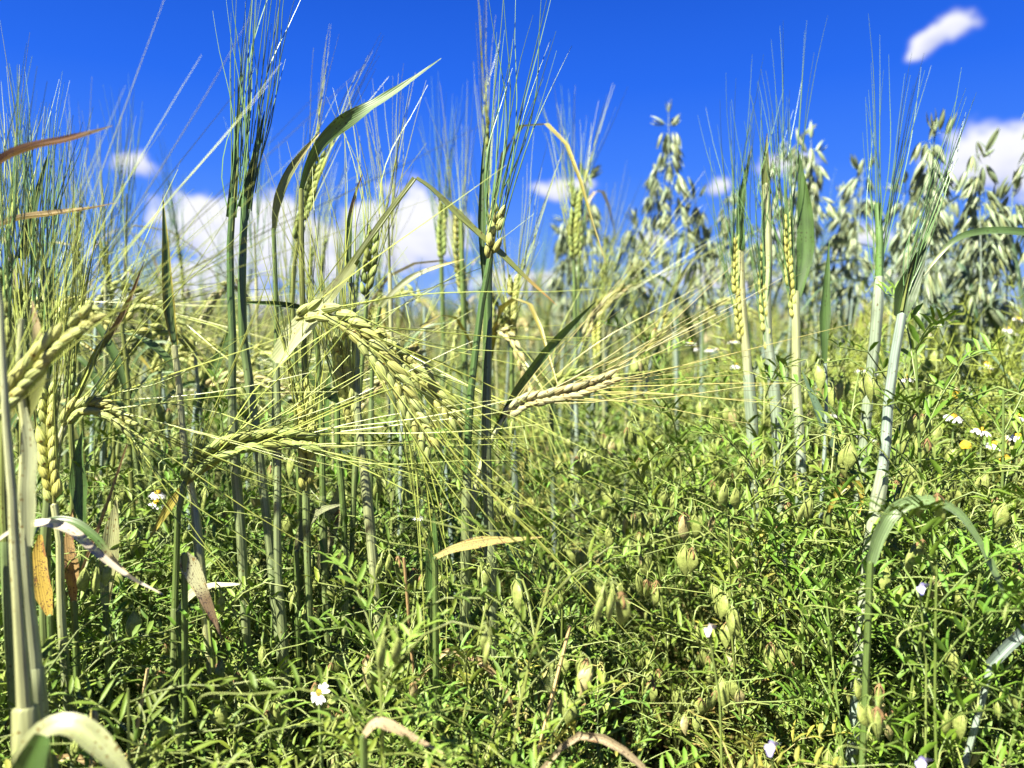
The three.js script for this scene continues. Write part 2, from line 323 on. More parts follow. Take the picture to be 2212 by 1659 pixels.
// ---------------------------------------------------------------- saying which one: by the nearest thing one can find in the picture
const LANDMARKS = [[612, 0.41, 'the stem of the tented leaf'], [790, 0.425, 'the pale thick stalk'], [510, 0.42, 'the close dark pair of stalks'], [1060, 0.42, 'the central awned stalk'], [438, 0.41, 'the stalk with the narrow dark top leaf'], [378, 0.405, 'the level green ear'], [40, 0.285, 'the thick pale stem at the left edge'], [130, 0.37, 'the yellow speckled leaf'], [230, 0.4, 'the pale sheath leaf at left'],
  [1100, 0.43, 'the tan ear pointing right'], [1624, 0.56, 'the leftmost sheathed ear'], [1680, 0.54, 'the middle sheathed ear'], [1728, 0.54, 'the rightmost sheathed ear'], [1778, 0.5, 'the thin stem with one blade'], [1885, 0.4, 'the tall blue grey stalk'], [1862, 0.52, 'the bluish awned stalk'], [2000, 0.4, 'the arching grey green leaf'], [2175, 0.36, 'the broken stem in the corner'],
  [690, 0.37, 'the low white flower'], [940, 0.4, 'the dark blade below centre'], [1060, 0.415, 'the yellow leaf crossed by shadows'], [870, 0.33, 'the straw leaf at bottom centre'], [150, 0.25, 'the pale leaf in the bottom left corner'], [1440, 0.4, 'the dark gap in the lentils'], [1985, 0.39, 'the lilac flower'], [1530, 0.385, 'the pale lilac flower'], [1290, 0.5, 'the awn tips over the lentils'],
  [340, 0.6, 'the paired white flowers at left'], [902, 0.5, 'the small flower below centre'], [1350, 0.8, 'the pale ear right of the tan one'], [1540, 0.95, 'the chamomile row'], [1965, 0.66, 'the largest chamomile'], [2120, 0.56, 'the chamomiles at the right edge'], [2066, 0.62, 'the bare yellow heads'], [960, 0.75, 'the hazy upright ears'], [1240, 0.72, 'the stalk at the dark blade tip'], [640, 0.58, 'the sweeping sky leaf'], [1190, 0.62, 'the stem under the tan ear'],
  [450, 0.6, 'the half hidden tan ear'], [1484, 0.95, 'the tallest lone oat'], [1294, 1.05, 'the slender oat'], [1966, 0.74, 'the dark oat'], [2160, 0.78, 'the far right oat'], [1650, 1.0, 'the oat behind the middle sheathed ear'], [294, 1.3, 'the small round cloud'], [560, 1.3, 'the big cloud at left'], [900, 1.3, 'the cloud by the tented leaf'], [1215, 1.3, 'the small flat cloud'], [120, 1.1, 'the left awn cluster'], [1790, 0.92, 'the oat right of the sheathed ears'], [2100, 1.3, 'the big cloud at right'], [1555, 1.4, 'the tiny cloud'], [740, 1.3, 'the dip between the clouds']];
const taken = new Set();
function whereabouts(g, x, d, what, category, group) {
  const at = 1106 + x / d * F;
  const near = LANDMARKS.filter(L => category !== 'lentil plant' || !L[2].includes('cloud')).map(L => [Math.hypot((L[0] - at) / 260, Math.log(L[1] / d) * 2.2), L]).sort((p, q) => p[0] - q[0]).slice(0, 8);
  for (const [, best] of near) {
  const side = at < best[0] - 28 ? (at < best[0] - 95 ? 'well left of' : 'left of') : at > best[0] + 28 ? (at > best[0] + 95 ? 'well right of' : 'right of') : '', cloud = best[2].includes('cloud') || best[2].includes('clouds');
  const deep = cloud ? '' : d < best[1] * 0.9 ? 'in front' : d > best[1] * 1.12 ? 'behind' : '';
  const rel = cloud ? (side || 'below') : deep && side ? deep + ' and ' + side : deep === 'in front' ? 'in front of' : deep || side || 'at';
  const label = what + ' ' + rel + ' ' + best[2];
  if (label.split(' ').length > 16) continue;
  if (!g.userData.label) g.userData = { label, category, group };
  if (!taken.has(label)) { taken.add(label); g.userData = { label, category, group }; return g; }
  }
  return g;
}

// ---------------------------------------------------------------- the ground
{
  const g = new THREE.PlaneGeometry(600, 600, 1, 1); g.rotateX(-Math.PI / 2);
  const far = new THREE.Mesh(g, M.soil); far.name = 'ground'; far.userData = { kind: 'structure', label: 'brown soil under the crop', category: 'ground' }; far.receiveShadow = true;
  const uv = g.attributes.uv; for (let i = 0; i < uv.count; i++) uv.setXY(i, uv.getX(i) * 600, uv.getY(i) * 600);
  scene.add(far);
}

// ---------------------------------------------------------------- barley traced from the photograph
const grp = 'barley stalks rising from the lentils';
const dryTip = C.straw;
const BL = 'barley stalk';
stalk({ label: 'bent barley stalk whose flag leaf folds into a tall tent over its nodding ear', d: 0.41, r: 0.0021, col: C.glaucous,
  path: [[612, 1400], [606, 1220], [603, 1000], [600, 860], [598, 786]],
  leaves: [{ name: 'flag_leaf_sheath', label: 'pale inflated sheath', path: [[596, 784], [625, 742], [662, 700], [705, 650], [750, 592], [772, 560]], w: [[0, 0.0075], [0.12, 0.013], [0.32, 0.0175], [0.55, 0.0125], [1, 0.006]], fold: 0.4, col: C.pale, tip: C.leafOlive, from: 0.5, n: V(-0.3, 0.4, 0.8) },
    { name: 'flag_leaf', label: 'olive flag leaf sharply creased at its peak', path: [[765, 570], [800, 518], [850, 450], [898, 386]], w: [[0, 0.0055], [1, 0.0042]], fold: 0.9, col: C.leafOlive, n: V(-0.5, 0.5, 0.6) },
    { path: [[898, 385], [930, 407], [985, 462], [1060, 530], [1130, 596], [1203, 660]], w: [[0, 0.0036], [0.3, 0.007], [0.7, 0.0055], [1, 0.0005]], fold: 0.5, col: C.leafOlive, tip: [0.36, 0.22, 0.06], from: 0.72, n: V(0.5, 0.6, 0.5) }],
  ears: [{ path: [[641, 690, 0.405], [680, 674, 0.4], [749, 697, 0.397], [807, 755, 0.395], [856, 817, 0.395], [895, 892, 0.395], [930, 965, 0.395]], n: 30, awnR: 1, awnLen: 0.14, awnSpread: 0.36, seed: 4, size: 1.2 }] });
stalk({ label: 'barley stalk with second nodding ear tucked behind the tented one', d: 0.455, r: 0.002, col: C.stemGreen,
  path: [[742, 1250], [738, 1100], [735, 950], [736, 800], [745, 725]],
  ears: [{ path: [[748, 718], [790, 715], [866, 775], [910, 820], [950, 866], [1012, 940]], n: 28, awnR: 1, awnLen: 0.135, awnSpread: 0.36, seed: 14, size: 1.12 }] });
stalk({ label: 'pale thick barley stalk below the creased leaf with an upright ear beside it', d: 0.425, r: 0.0024, col: C.stemPale, col2: C.glaucous,
  path: [[797, 1110], [785, 1010], [774, 925], [768, 749], [757, 612]],
  leaves: [{ path: [[756, 610], [753, 540], [757, 470], [768, 420], [783, 376]], w: [[0, 0.0032], [0.4, 0.0042], [1, 0.0004]], col: C.darkGreen, tip: C.brown, from: 0.55, fold: 0.9 },
    { path: [[765, 900], [735, 860], [700, 850], [668, 880]], w: [[0, 0.004], [0.5, 0.008], [1, 0.001]], col: C.leafGreen, n: V(-0.2, -0.4, 0.8), twist: [[0, 0.3], [1, 1.2]] }],
  ears: [{ path: [[766, 925], [750, 850], [742, 790], [738, 738]], n: 20, awnLen: 0.11, awnSpread: 0.12, seed: 9 }] });
stalk({ label: 'barley stalk whose long green leaf sweeps up right against the sky', d: 0.42, r: 0.0018, col: C.stemGreen, col2: C.leafOlive,
  path: [[665, 1240], [658, 1040], [655, 860], [648, 640], [651, 410]],
  leaves: [{ label: 'broad green leaf twisting against the sky', path: [[651, 408], [664, 362, 0.415], [690, 314, 0.41], [730, 274, 0.405], [790, 236, 0.4], [870, 186, 0.395], [953, 126, 0.39]], w: [[0, 0.0026], [0.2, 0.005], [0.42, 0.0084], [0.62, 0.007], [1, 0.0005]], twist: [[0, 1.3], [0.3, 1.0], [0.46, 0.8], [0.6, 0.1], [1, 0]], n: V(-0.35, 0.5, 0.8), fold: 0.3, col: C.leafGreen, seg: 30 }],
  ears: [{ path: [[662, 1060], [664, 980], [662, 900], [655, 840]], n: 18, awnLen: 0.1, awnSpread: 0.1, col: 'grainYellow', seed: 19, d: 0.415 }] });
stalk({ label: 'thin yellowing barley stalk with a narrow leaf curving behind the sweeping leaf', d: 0.46, r: 0.0016, col: C.stemGreen,
  path: [[603, 1180], [598, 950], [594, 700], [591, 495]],
  leaves: [{ path: [[591, 497], [598, 440], [618, 385], [655, 328], [692, 286]], w: [[0, 0.0028], [0.3, 0.0058], [0.6, 0.005], [1, 0.0005]], col: C.leafOlive, tip: C.leafYellow, from: 0.6, twist: [[0, 0.8], [1, 0.1]] }] });
stalk({ label: 'dark green upright barley stalk, left of the close pair under tall awns', d: 0.42, r: 0.0023, col: C.glaucous, col2: C.darkGreen,
  path: [[517, 1130], [508, 930], [501, 720], [499, 560], [503, 430]],
  leaves: [{ path: [[502, 470], [508, 380], [512, 300], [516, 225], [514, 168]], w: [[0, 0.006], [0.3, 0.0045], [1, 0.0004]], col: C.darkGreen, fold: 0.8 }],
  ears: [{ path: [[503, 500], [507, 430], [516, 340]], n: 14, col: 'grainGreen', awnCol: 'awnGreen', awnLen: 0.105, awnSpread: 0.07, size: 0.8, splay: 0.12, bald: 2, seed: 22, aim: V(0.02, 1, 0).normalize(), aimBy: 0.5 }] });
stalk({ label: 'dark green upright barley stalk, right of the close pair under tall awns', d: 0.43, r: 0.0026, col: C.glaucous, col2: C.darkGreen,
  path: [[566, 1020], [545, 880], [528, 720], [521, 600], [530, 430]],
  leaves: [{ path: [[530, 450], [545, 380], [560, 300], [572, 240]], w: [[0, 0.0075], [0.4, 0.005], [1, 0.0004]], col: C.darkGreen, fold: 0.9 }],
  ears: [{ path: [[528, 520], [536, 440], [552, 330]], n: 20, col: 'grainGreen', awnCol: 'awnGreen', awnLen: 0.118, awnSpread: 0.1, size: 0.85, splay: 0.12, bald: 2, seed: 23, aim: V(0.12, 1, 0).normalize(), aimBy: 0.5 }] });
stalk({ label: 'central dark barley stalk crowned by long fanning awns', d: 0.42, r: 0.0029, col: C.glaucous, col2: C.darkGreen,
  path: [[1062, 1340], [1058, 1150], [1054, 950], [1050, 700], [1056, 560], [1060, 500]],
  leaves: [{ path: [[1046, 610], [1041, 520], [1041, 430], [1044, 340], [1050, 268]], w: [[0, 0.002], [0.4, 0.0042], [1, 0.0003]], col: C.darkGreen, fold: 0.9 }],
  ears: [{ path: [[1058, 560], [1064, 500], [1072, 440]], n: 10, col: 'grainGreen', awnCol: 'awnGreen', awnLen: 0.125, awnR: 1.15, awnSpread: 0.2, size: 0.85, splay: 0.15, bald: 2, seed: 31, aim: V(0.2, 1, 0.05).normalize(), aimBy: 0.55 }] });
stalk({ label: 'slender dark barley stalk leaning into the central awned one', d: 0.41, r: 0.0022, col: C.darkGreen,
  path: [[1006, 1180], [1012, 1020], [1020, 880], [1036, 660], [1058, 560]],
  ears: [{ path: [[1058, 560], [1068, 510], [1075, 460]], n: 9, col: 'grain', awnCol: 'awnGreen', awnLen: 0.105, awnSpread: 0.22, awnR: 1.1, size: 0.9, seed: 37, aim: V(0.27, 1, 0.05).normalize(), aimBy: 0.45 }] });
stalk({ label: 'pale barley stalk topped by a dark narrow upright leaf against the cloud', d: 0.41, r: 0.0021, col: C.stemPale,
  path: [[440, 1265], [418, 1100], [402, 980], [389, 850], [378, 748]],
  leaves: [{ path: [[379, 746], [369, 690], [361, 600], [357, 520], [354, 470], [352, 420]], w: [[0, 0.0032], [0.25, 0.0062], [0.6, 0.0042], [1, 0.0003]], col: C.darkGreen, rim: C.leafYellow, fold: 0.7, twist: [[0, 0.2], [1, 0.6]] },
    { path: [[384, 800], [340, 755], [300, 728], [262, 718]], w: [[0, 0.004], [0.5, 0.0055], [1, 0.0005]], col: C.leafGreen, n: V(0, 0.9, 0.4) }] });
stalk({ label: 'barley stalk with a plump green ear lying level over the lower left lentils', d: 0.405, r: 0.0019, col: C.stemGreen,
  path: [[378, 1345], [381, 1210], [383, 1110], [390, 1062], [399, 1042]],
  leaves: [{ path: [[392, 1058], [372, 1085], [345, 1128], [322, 1165]], w: [[0, 0.004], [0.4, 0.005], [1, 0.0005]], col: C.leafYellow },
    { path: [[398, 1046], [440, 1010], [480, 985], [520, 962]], w: [[0, 0.003], [0.5, 0.006], [1, 0.0005]], col: C.leafYellow, n: V(0.2, -0.4, 0.8) }],
  ears: [{ path: [[398, 1042], [430, 1000], [480, 972], [540, 955], [600, 946], [668, 952]], n: 30, col: 'grainGreen', awnR: 1, awnLen: 0.13, awnSpread: 0.26, seed: 41, size: 1.15 }] });
stalk({ label: 'thick pale barley stem at the left edge, out of focus', d: 0.285, r: 0.0042, col: C.stemPale, col2: C.sheath,
  path: [[42, 1400], [36, 1240], [26, 1050], [14, 900], [8, 800], [-6, 640], [-16, 520]], rad: [[0, 0.0036], [0.5, 0.0040], [0.62, 0.0036], [0.72, 0.0022], [1, 0.0008]],
  leaves: [{ label: 'papery white sheath', path: [[66, 1180], [62, 1060], [66, 980], [56, 880]], w: [[0, 0.002], [0.3, 0.007], [0.7, 0.0065], [1, 0.001]], col: C.sheath, d: 0.3 }] });
stalk({ label: 'pale sheathed barley stem beside the thick one at the left edge', d: 0.31, r: 0.0032, col: C.sheath, col2: C.stemPale,
  path: [[70, 1390], [66, 1240], [62, 1080], [56, 920], [50, 800], [46, 690]], rad: [[0, 0.003], [0.55, 0.0038], [0.72, 0.003], [1, 0.0012]],
  leaves: [{ path: [[54, 900], [78, 830], [84, 740], [70, 650]], w: [[0, 0.006], [0.4, 0.008], [1, 0.0006]], col: C.leafOlive, tip: C.straw, from: 0.6 }] });
stalk({ label: 'barley ear leaning in from the left edge, nearest and blurred', d: 0.3, r: 0.0022, col: C.stemGreen,
  path: [[-190, 1300], [-150, 1100], [-90, 980], [-30, 915]],
  ears: [{ path: [[-30, 915], [20, 855], [70, 795], [125, 735], [190, 686]], n: 24, col: 'grain', awnLen: 0.15, awnSpread: 0.28, seed: 51, size: 1.02, awnSkip: 0.15, awnR: 0.62 }] });
stalk({ label: 'barley stalk with beaded upright ear at left, above the yellow spotted leaves', d: 0.37, r: 0.0022, col: C.glaucous, col2: C.stemPale,
  path: [[134, 1300], [126, 1180], [118, 1090]],
  ears: [{ path: [[118, 1090], [108, 1000], [104, 920], [106, 850]], n: 20, col: 'grainYellow', awnLen: 0.125, awnSpread: 0.14, seed: 53 }] });
stalk({ label: 'barley stalk at left with a short ear drooping right below a dry brown leaf', d: 0.4, r: 0.002, col: C.stemGreen, col2: C.stemPale,
  path: [[100, 1260], [112, 1080], [126, 960], [138, 920]],
  leaves: [{ label: 'withered brown leaf tip', path: [[140, 916], [187, 820], [210, 766], [247, 713], [280, 648], [312, 565]], w: [[0, 0.004], [0.4, 0.0042], [0.7, 0.003], [1, 0.0004]], col: C.leafOlive, tip: C.brown, from: 0.45, fold: 0.9 }],
  ears: [{ path: [[136, 920], [160, 890], [200, 880], [240, 893], [272, 916]], n: 24, col: 'grain', awnLen: 0.13, awnSpread: 0.34, seed: 55 }] });
[[14, 760, 10, 600, 0.34, 'leftmost upright awned barley ear at the picture edge'], [52, 800, 52, 640, 0.42, 'upright awned barley ear just right of the leftmost one'], [92, 820, 98, 665, 0.38, 'upright awned barley ear over the beaded left ear'], [150, 860, 165, 700, 0.47, 'upright awned barley ear in the left cluster, nearest the small round cloud']].forEach(([x0, y0, x1, y1, d, label], i) =>
  stalk({ label, d, r: 0.002, col: C.stemGreen, col2: C.leafOlive, path: [[x0 + 6, 1250], [x0 + 4, 1050], [x0, y0]], seed: 300 + i, group: grp,
    leaves: i === 1 ? [{ path: [[50, 560], [70, 470], [90, 390], [107, 325]], w: [[0, 0.005], [0.3, 0.007], [1, 0.0004]], col: C.darkGreen, fold: 0.7 }] : [],
    ears: [{ path: [[x0, y0], [(x0 + x1) / 2 - 3, (y0 + y1) / 2], [x1, y1]], n: 24, awnLen: 0.095, awnSpread: 0.17, awnCol: i % 2 ? 'awn' : 'awnGreen', size: 0.82, splay: 0.13, col: 'grainGreen', seed: 310 + i, aim: V(0.08, 1, 0).normalize(), aimBy: 0.35 }] }));
stalk({ label: 'barley stalk at left with curling brown dry leaves against the sky', d: 0.31, r: 0.002, col: C.stemPale,
  path: [[-40, 1100], [-46, 800], [-40, 560], [-30, 380]],
  leaves: [{ label: 'brown curled dry leaf', path: [[-30, 372], [20, 338], [80, 316], [140, 304], [190, 290], [243, 272]], w: [[0, 0.0035], [0.3, 0.0044], [0.7, 0.003], [1, 0.0004]], col: [0.26, 0.15, 0.08], tip: C.straw, from: 0.7, fold: 1.2, n: V(0, 0.6, 0.7) },
    { label: 'rolled straw leaf', path: [[-34, 500], [40, 473], [110, 463], [190, 451], [253, 438]], w: [[0, 0.003], [0.4, 0.004], [1, 0.0003]], col: C.straw, fold: 1.2, d: 0.36, n: V(0, 0.7, 0.6) }] });
stalk({ label: 'barley stalk with a tan ear pointing right in the middle of the picture', d: 0.43, r: 0.002, col: C.stemPale,
  path: [[1008, 1330], [1014, 1160], [1045, 990], [1086, 902]],
  leaves: [{ label: 'dark blade slanting up right', path: [[1052, 962], [1090, 892], [1138, 812], [1198, 738], [1286, 652]], w: [[0, 0.0028], [0.35, 0.006], [0.75, 0.005], [1, 0.0004]], col: C.darkGreen, tip: C.leafGreen, from: 0.4, n: V(0.3, -0.3, 0.85) }],
  ears: [{ path: [[1086, 902], [1130, 872], [1190, 856], [1250, 842], [1320, 816]], n: 26, col: 'grainTan', awnCol: 'awnTan', awnLen: 0.115, awnR: 0.75, awnSpread: 0.26, seed: 61, size: 0.9 }] });
stalk({ label: 'leftmost of three sheathed yellow barley ears on the right', d: 0.56, r: 0.0036, col: C.stemBlue, col2: C.stemPale,
  path: [[1624, 900], [1613, 780], [1603, 660], [1598, 545]],
  leaves: [{ path: [[1600, 540], [1598, 470], [1604, 410], [1614, 360], [1624, 314]], w: [[0, 0.006], [0.4, 0.0062], [1, 0.0003]], col: C.leafGreen, tip: C.brown, from: 0.85, fold: 0.8 }],
  ears: [{ path: [[1602, 740], [1592, 660], [1588, 590], [1590, 520]], n: 26, col: 'grainYellow', awnCol: 'awnGreen', awnLen: 0.12, awnSpread: 0.08, seed: 71, splay: 0.13, size: 0.76 }] });
stalk({ label: 'middle one of three sheathed yellow barley ears on the right', d: 0.54, r: 0.0034, col: C.stemBlue, col2: C.stemPale,
  path: [[1682, 1000], [1670, 860], [1660, 700], [1656, 560], [1654, 400]],
  leaves: [{ path: [[1654, 420], [1652, 370], [1655, 320], [1657, 288]], w: [[0, 0.0075], [0.5, 0.005], [1, 0.0005]], col: C.leafOlive, fold: 0.8 }],
  ears: [{ path: [[1660, 760], [1650, 680], [1646, 600], [1650, 530]], n: 24, col: 'grainYellow', awnCol: 'awnGreen', awnLen: 0.11, awnSpread: 0.07, seed: 72, splay: 0.13, size: 0.76 }] });
stalk({ label: 'rightmost of three sheathed yellow barley ears, with a broad upright leaf', d: 0.54, r: 0.0036, col: C.stemBlue, col2: C.stemPale,
  path: [[1729, 975], [1724, 850], [1719, 720], [1718, 630]],
  leaves: [{ path: [[1722, 640], [1738, 560], [1740, 480], [1733, 400], [1725, 325]], w: [[0, 0.006], [0.35, 0.0125], [0.6, 0.010], [1, 0.0005]], col: C.leafGreen, fold: 0.4, n: V(-0.4, 0, 0.9) }],
  ears: [{ path: [[1716, 690], [1706, 610], [1701, 540], [1702, 470]], n: 26, col: 'grainYellow', awnCol: 'awnGreen', awnLen: 0.125, awnSpread: 0.08, seed: 73, splay: 0.15, size: 0.78 }] });
stalk({ label: 'thin stem on the right ending in one narrow upright leaf blade', d: 0.5, r: 0.0014, col: C.stemBlue,
  path: [[1778, 1030], [1782, 900], [1781, 784]],
  leaves: [{ path: [[1781, 790], [1780, 730], [1783, 650], [1788, 570], [1791, 520]], w: [[0, 0.003], [0.4, 0.0078], [1, 0.0004]], col: C.leafGreen, fold: 0.4 }] });
stalk({ label: 'upright barley stalk with bluish awns standing before the oats', d: 0.52, r: 0.003, col: C.stemBlue, col2: C.leafGreen,
  path: [[1862, 1010], [1880, 850], [1892, 680], [1897, 540], [1899, 440]],
  ears: [{ path: [[1894, 640], [1897, 560], [1902, 500]], n: 20, col: 'grainGreen', awnCol: 'awnGreen', awnLen: 0.125, awnSpread: 0.12, bald: 2, seed: 81, splay: 0.12, size: 0.85 }] });
stalk({ label: 'tall blue grey barley stalk on the right, clasped by a broad dark leaf', d: 0.4, r: 0.0030, col: C.stemBlue, col2: C.stemBlue,
  path: [[1884, 1175], [1900, 1010], [1925, 840], [1946, 680]],
  leaves: [{ label: 'broad dark clasping leaf', path: [[1943, 684], [1952, 640], [1972, 590], [1990, 545], [2002, 520]], w: [[0, 0.0075], [0.3, 0.0125], [0.7, 0.008], [1, 0.0005]], col: C.darkGreen, fold: 0.5 }],
  ears: [{ path: [[1948, 672], [1962, 600], [1978, 540]], n: 16, col: 'grainGreen', awnCol: 'awnGreen', awnR: 0.85, awnLen: 0.085, awnSpread: 0.05, bald: 2, seed: 83, splay: 0.12, size: 0.85, aim: V(0.32, 1, 0).normalize(), aimBy: 0.5 }] });
stalk({ label: 'barley stalk off the right edge holding one level dark leaf before the oats', d: 0.5, r: 0.002, col: C.stemGreen,
  path: [[2330, 1000], [2325, 800], [2300, 600], [2285, 520]],
  leaves: [{ path: [[2285, 512], [2220, 503], [2130, 500], [2070, 514], [2030, 550], [1995, 596]], w: [[0, 0.005], [0.35, 0.0075], [0.7, 0.004], [1, 0.0003]], col: C.darkGreen, tip: C.pale, from: 0.7, n: V(0, 0.55, 0.75) }] });
stalk({ label: 'blurred upright barley ear beneath hazy awns, left of the central stalk', d: 0.78, r: 0.0026, col: C.stemGreen,
  path: [[958, 900], [955, 700], [953, 560], [955, 470]], ears: [{ path: [[955, 560], [954, 500], [957, 440]], n: 20, awnLen: 0.125, awnSpread: 0.12, col: 'grainGreen', awnCol: 'awnGreen', seed: 91 }] });
stalk({ label: 'blurred upright barley ear with pale grains nearest the central stalk', d: 0.72, r: 0.0028, col: C.stemGreen,
  path: [[1008, 900], [1003, 740], [998, 640], [996, 470]], ears: [{ path: [[1000, 640], [991, 560], [990, 470]], n: 24, awnLen: 0.12, awnSpread: 0.1, col: 'grain', seed: 93 }] });
stalk({ label: 'upright awned barley ear behind the sweeping leaf', d: 0.58, r: 0.002, col: C.stemGreen, col2: C.leafOlive,
  path: [[650, 950], [640, 760], [630, 600], [660, 430]], ears: [{ path: [[640, 520], [665, 430], [690, 340]], n: 22, awnLen: 0.105, awnSpread: 0.14, col: 'grainGreen', awnCol: 'awn', seed: 95 }] });
stalk({ label: 'barley stalk whose thin awned ear rises right of the tented leaf stem', d: 0.5, r: 0.0016, col: C.stemGreen,
  path: [[770, 950], [785, 780], [790, 640], [800, 560]], ears: [{ path: [[790, 640], [800, 560], [806, 500]], n: 12, awnLen: 0.11, awnSpread: 0.2, col: 'grainGreen', awnCol: 'awn', seed: 97 }] });
stalk({ label: 'barley stalk with curved olive leaf arching left of the central stalk', d: 0.55, r: 0.0018, col: C.stemGreen,
  path: [[800, 980], [806, 820], [815, 700], [822, 664]],
  leaves: [{ path: [[822, 664], [850, 632], [890, 600], [940, 578], [1003, 560]], w: [[0, 0.004], [0.4, 0.006], [1, 0.0005]], col: C.leafOlive, tip: C.leafYellow, from: 0.6, n: V(0, 0.5, 0.7) }] });
stalk({ label: 'barley stalk with a dark rolled leaf tip pointing level to the left', d: 0.45, r: 0.0019, col: C.stemGreen,
  path: [[700, 1150], [690, 900], [680, 740], [676, 676]],
  leaves: [{ path: [[676, 672], [640, 662], [590, 656], [528, 653]], w: [[0, 0.003], [0.5, 0.0034], [1, 0.001]], col: C.darkGreen, fold: 1.2 }] });
stalk({ label: 'barley stalk with a tan nodding ear half hidden behind the dark pair', d: 0.6, r: 0.002, col: C.stemGreen,
  path: [[432, 1150], [430, 1000], [428, 880], [440, 838]], ears: [{ path: [[440, 838], [480, 820], [540, 818], [600, 840], [650, 880]], n: 26, col: 'grainTan', awnLen: 0.12, awnSpread: 0.3, seed: 101 }],
  leaves: [{ path: [[425, 880], [460, 800], [490, 735], [510, 690]], w: [[0, 0.008], [0.5, 0.009], [1, 0.004]], col: C.leafGreen }] });
stalk({ label: 'barley stalk with a tan ear and folded leaf right of the dark blade', d: 0.75, r: 0.0024, col: C.stemBlue,
  path: [[1238, 1040], [1236, 900], [1240, 800], [1258, 740]], ears: [{ path: [[1258, 740], [1280, 690], [1310, 655], [1350, 620]], n: 24, col: 'grainTan', awnLen: 0.13, awnSpread: 0.22, seed: 103 }] });
stalk({ label: 'bluish barley stalk with a pale upright ear, first right of the tan ear', d: 0.8, r: 0.0026, col: C.stemBlue, col2: C.stemPale,
  path: [[1352, 1000], [1354, 900], [1360, 840]], ears: [{ path: [[1360, 840], [1385, 780], [1410, 730], [1440, 680]], n: 24, col: 'grainYellow', awnLen: 0.12, awnSpread: 0.2, seed: 105 }] });
stalk({ label: 'bluish barley stalk beside the pale ear, carrying a slanting thin leaf', d: 0.8, r: 0.0022, col: C.stemBlue,
  path: [[1378, 1010], [1386, 880], [1404, 780], [1430, 690]], leaves: [{ path: [[1430, 690], [1455, 630], [1490, 570], [1535, 520]], w: [[0, 0.004], [0.5, 0.005], [1, 0.0004]], col: C.leafOlive }] });
[[1115, 1100, 1105, 740, 0.6, 'grain', 'pale barley stalk just right of the central dark one'], [1195, 1060, 1190, 860, 0.62, 'grainGreen', 'thin bluish barley stalk under the tan pointing ear'], [1292, 1010, 1290, 780, 0.85, 'grainYellow', 'yellowish barley stalk under the long tan awns'], [1525, 900, 1520, 700, 1.0, 'grain', 'barley stalk between the long tan awns and the sheathed ears'], [1246, 980, 1240, 560, 0.72, 'grainGreen', 'straight green barley stalk crossing the dark blade tip']].forEach(([x0, y0, x1, y1, d, col, label], i) =>
  stalk({ label, d, r: 0.0021, col: i === 2 ? C.stemPale : C.stemBlue, col2: C.stemGreen, seed: 400 + i, path: [[x0, y0], [(x0 + x1) / 2 - 2, (y0 + y1) / 2], [x1, y1]], ears: [{ path: i === 1 || i === 3 ? [[x1, y1], [x1 + 18, y1 - 36], [x1 + 60, y1 - 48], [x1 + 110, y1 - 20]] : [[x1, y1], [x1 - 2, y1 - 60], [x1 + 4, y1 - 130]], n: 24, col, awnLen: 0.11, awnSpread: 0.2, seed: 410 + i }] }));

// ---------------------------------------------------------------- low and fallen leaves
lowLeaf({ label: 'broad pale leaf arching over in the bottom left corner', path: [[40, 1700], [62, 1620], [110, 1572], [158, 1568], [205, 1600], [262, 1664], [300, 1730]], d: 0.25, w: [[0, 0.006], [0.3, 0.0088], [0.6, 0.0085], [1, 0.002]], col: C.pale, n: V(0.2, 0.8, 0.4), seed: 5 });
lowLeaf({ label: 'green leaf blade standing in the bottom left corner', path: [[36, 1800], [55, 1690], [95, 1590]], d: 0.245, w: [[0, 0.008], [0.6, 0.011], [1, 0.006]], col: C.leafGreen, seed: 6 });
lowLeaf({ label: 'grey green leaf arching over the lentils at the right edge', path: [[1880, 1216], [1898, 1160], [1930, 1106], [1975, 1084], [2015, 1082], [2065, 1106], [2108, 1162], [2148, 1238], [2178, 1310]], d: 0.345, w: [[0, 0.005], [0.2, 0.0068], [0.5, 0.0060], [0.8, 0.0062], [1, 0.001]], col: [0.14, 0.22, 0.085], n: V(0.2, 0.7, 0.6), seed: 7 });
lowLeaf({ label: 'yellow leaf crossed by awn shadows lying on the lentils', path: [[940, 1205], [975, 1188], [1040, 1172], [1110, 1166], [1172, 1160]], d: 0.37, w: [[0, 0.003], [0.4, 0.0066], [1, 0.0004]], col: C.leafYellow, spotted: true, n: V(0, 0.75, 0.6), seed: 8 });
lowLeaf({ label: 'dry straw leaf with brown streaks lying at bottom centre', path: [[785, 1590], [812, 1562], [850, 1572], [900, 1598], [958, 1628]], d: 0.29, w: [[0, 0.003], [0.3, 0.005], [1, 0.0006]], col: C.straw, spotted: true, n: V(0.1, 0.8, 0.4), seed: 9 });
lowLeaf({ label: 'bleached dry leaf arching from the left edge over the stems', path: [[-30, 1190], [30, 1145], [95, 1130], [150, 1144], [205, 1190], [270, 1240], [352, 1284]], d: 0.33, w: [[0, 0.003], [0.4, 0.005], [1, 0.0005]], col: [0.46, 0.42, 0.33], n: V(0, 0.8, 0.5), seed: 10 });
lowLeaf({ label: 'green and straw leaf arching right beside the bleached dry leaf', path: [[60, 1170], [90, 1132], [150, 1126], [205, 1160], [250, 1215], [300, 1262]], d: 0.35, w: [[0, 0.003], [0.4, 0.0048], [1, 0.0005]], col: C.leafGreen, tip: C.straw, n: V(0.1, 0.7, 0.5), seed: 11 });
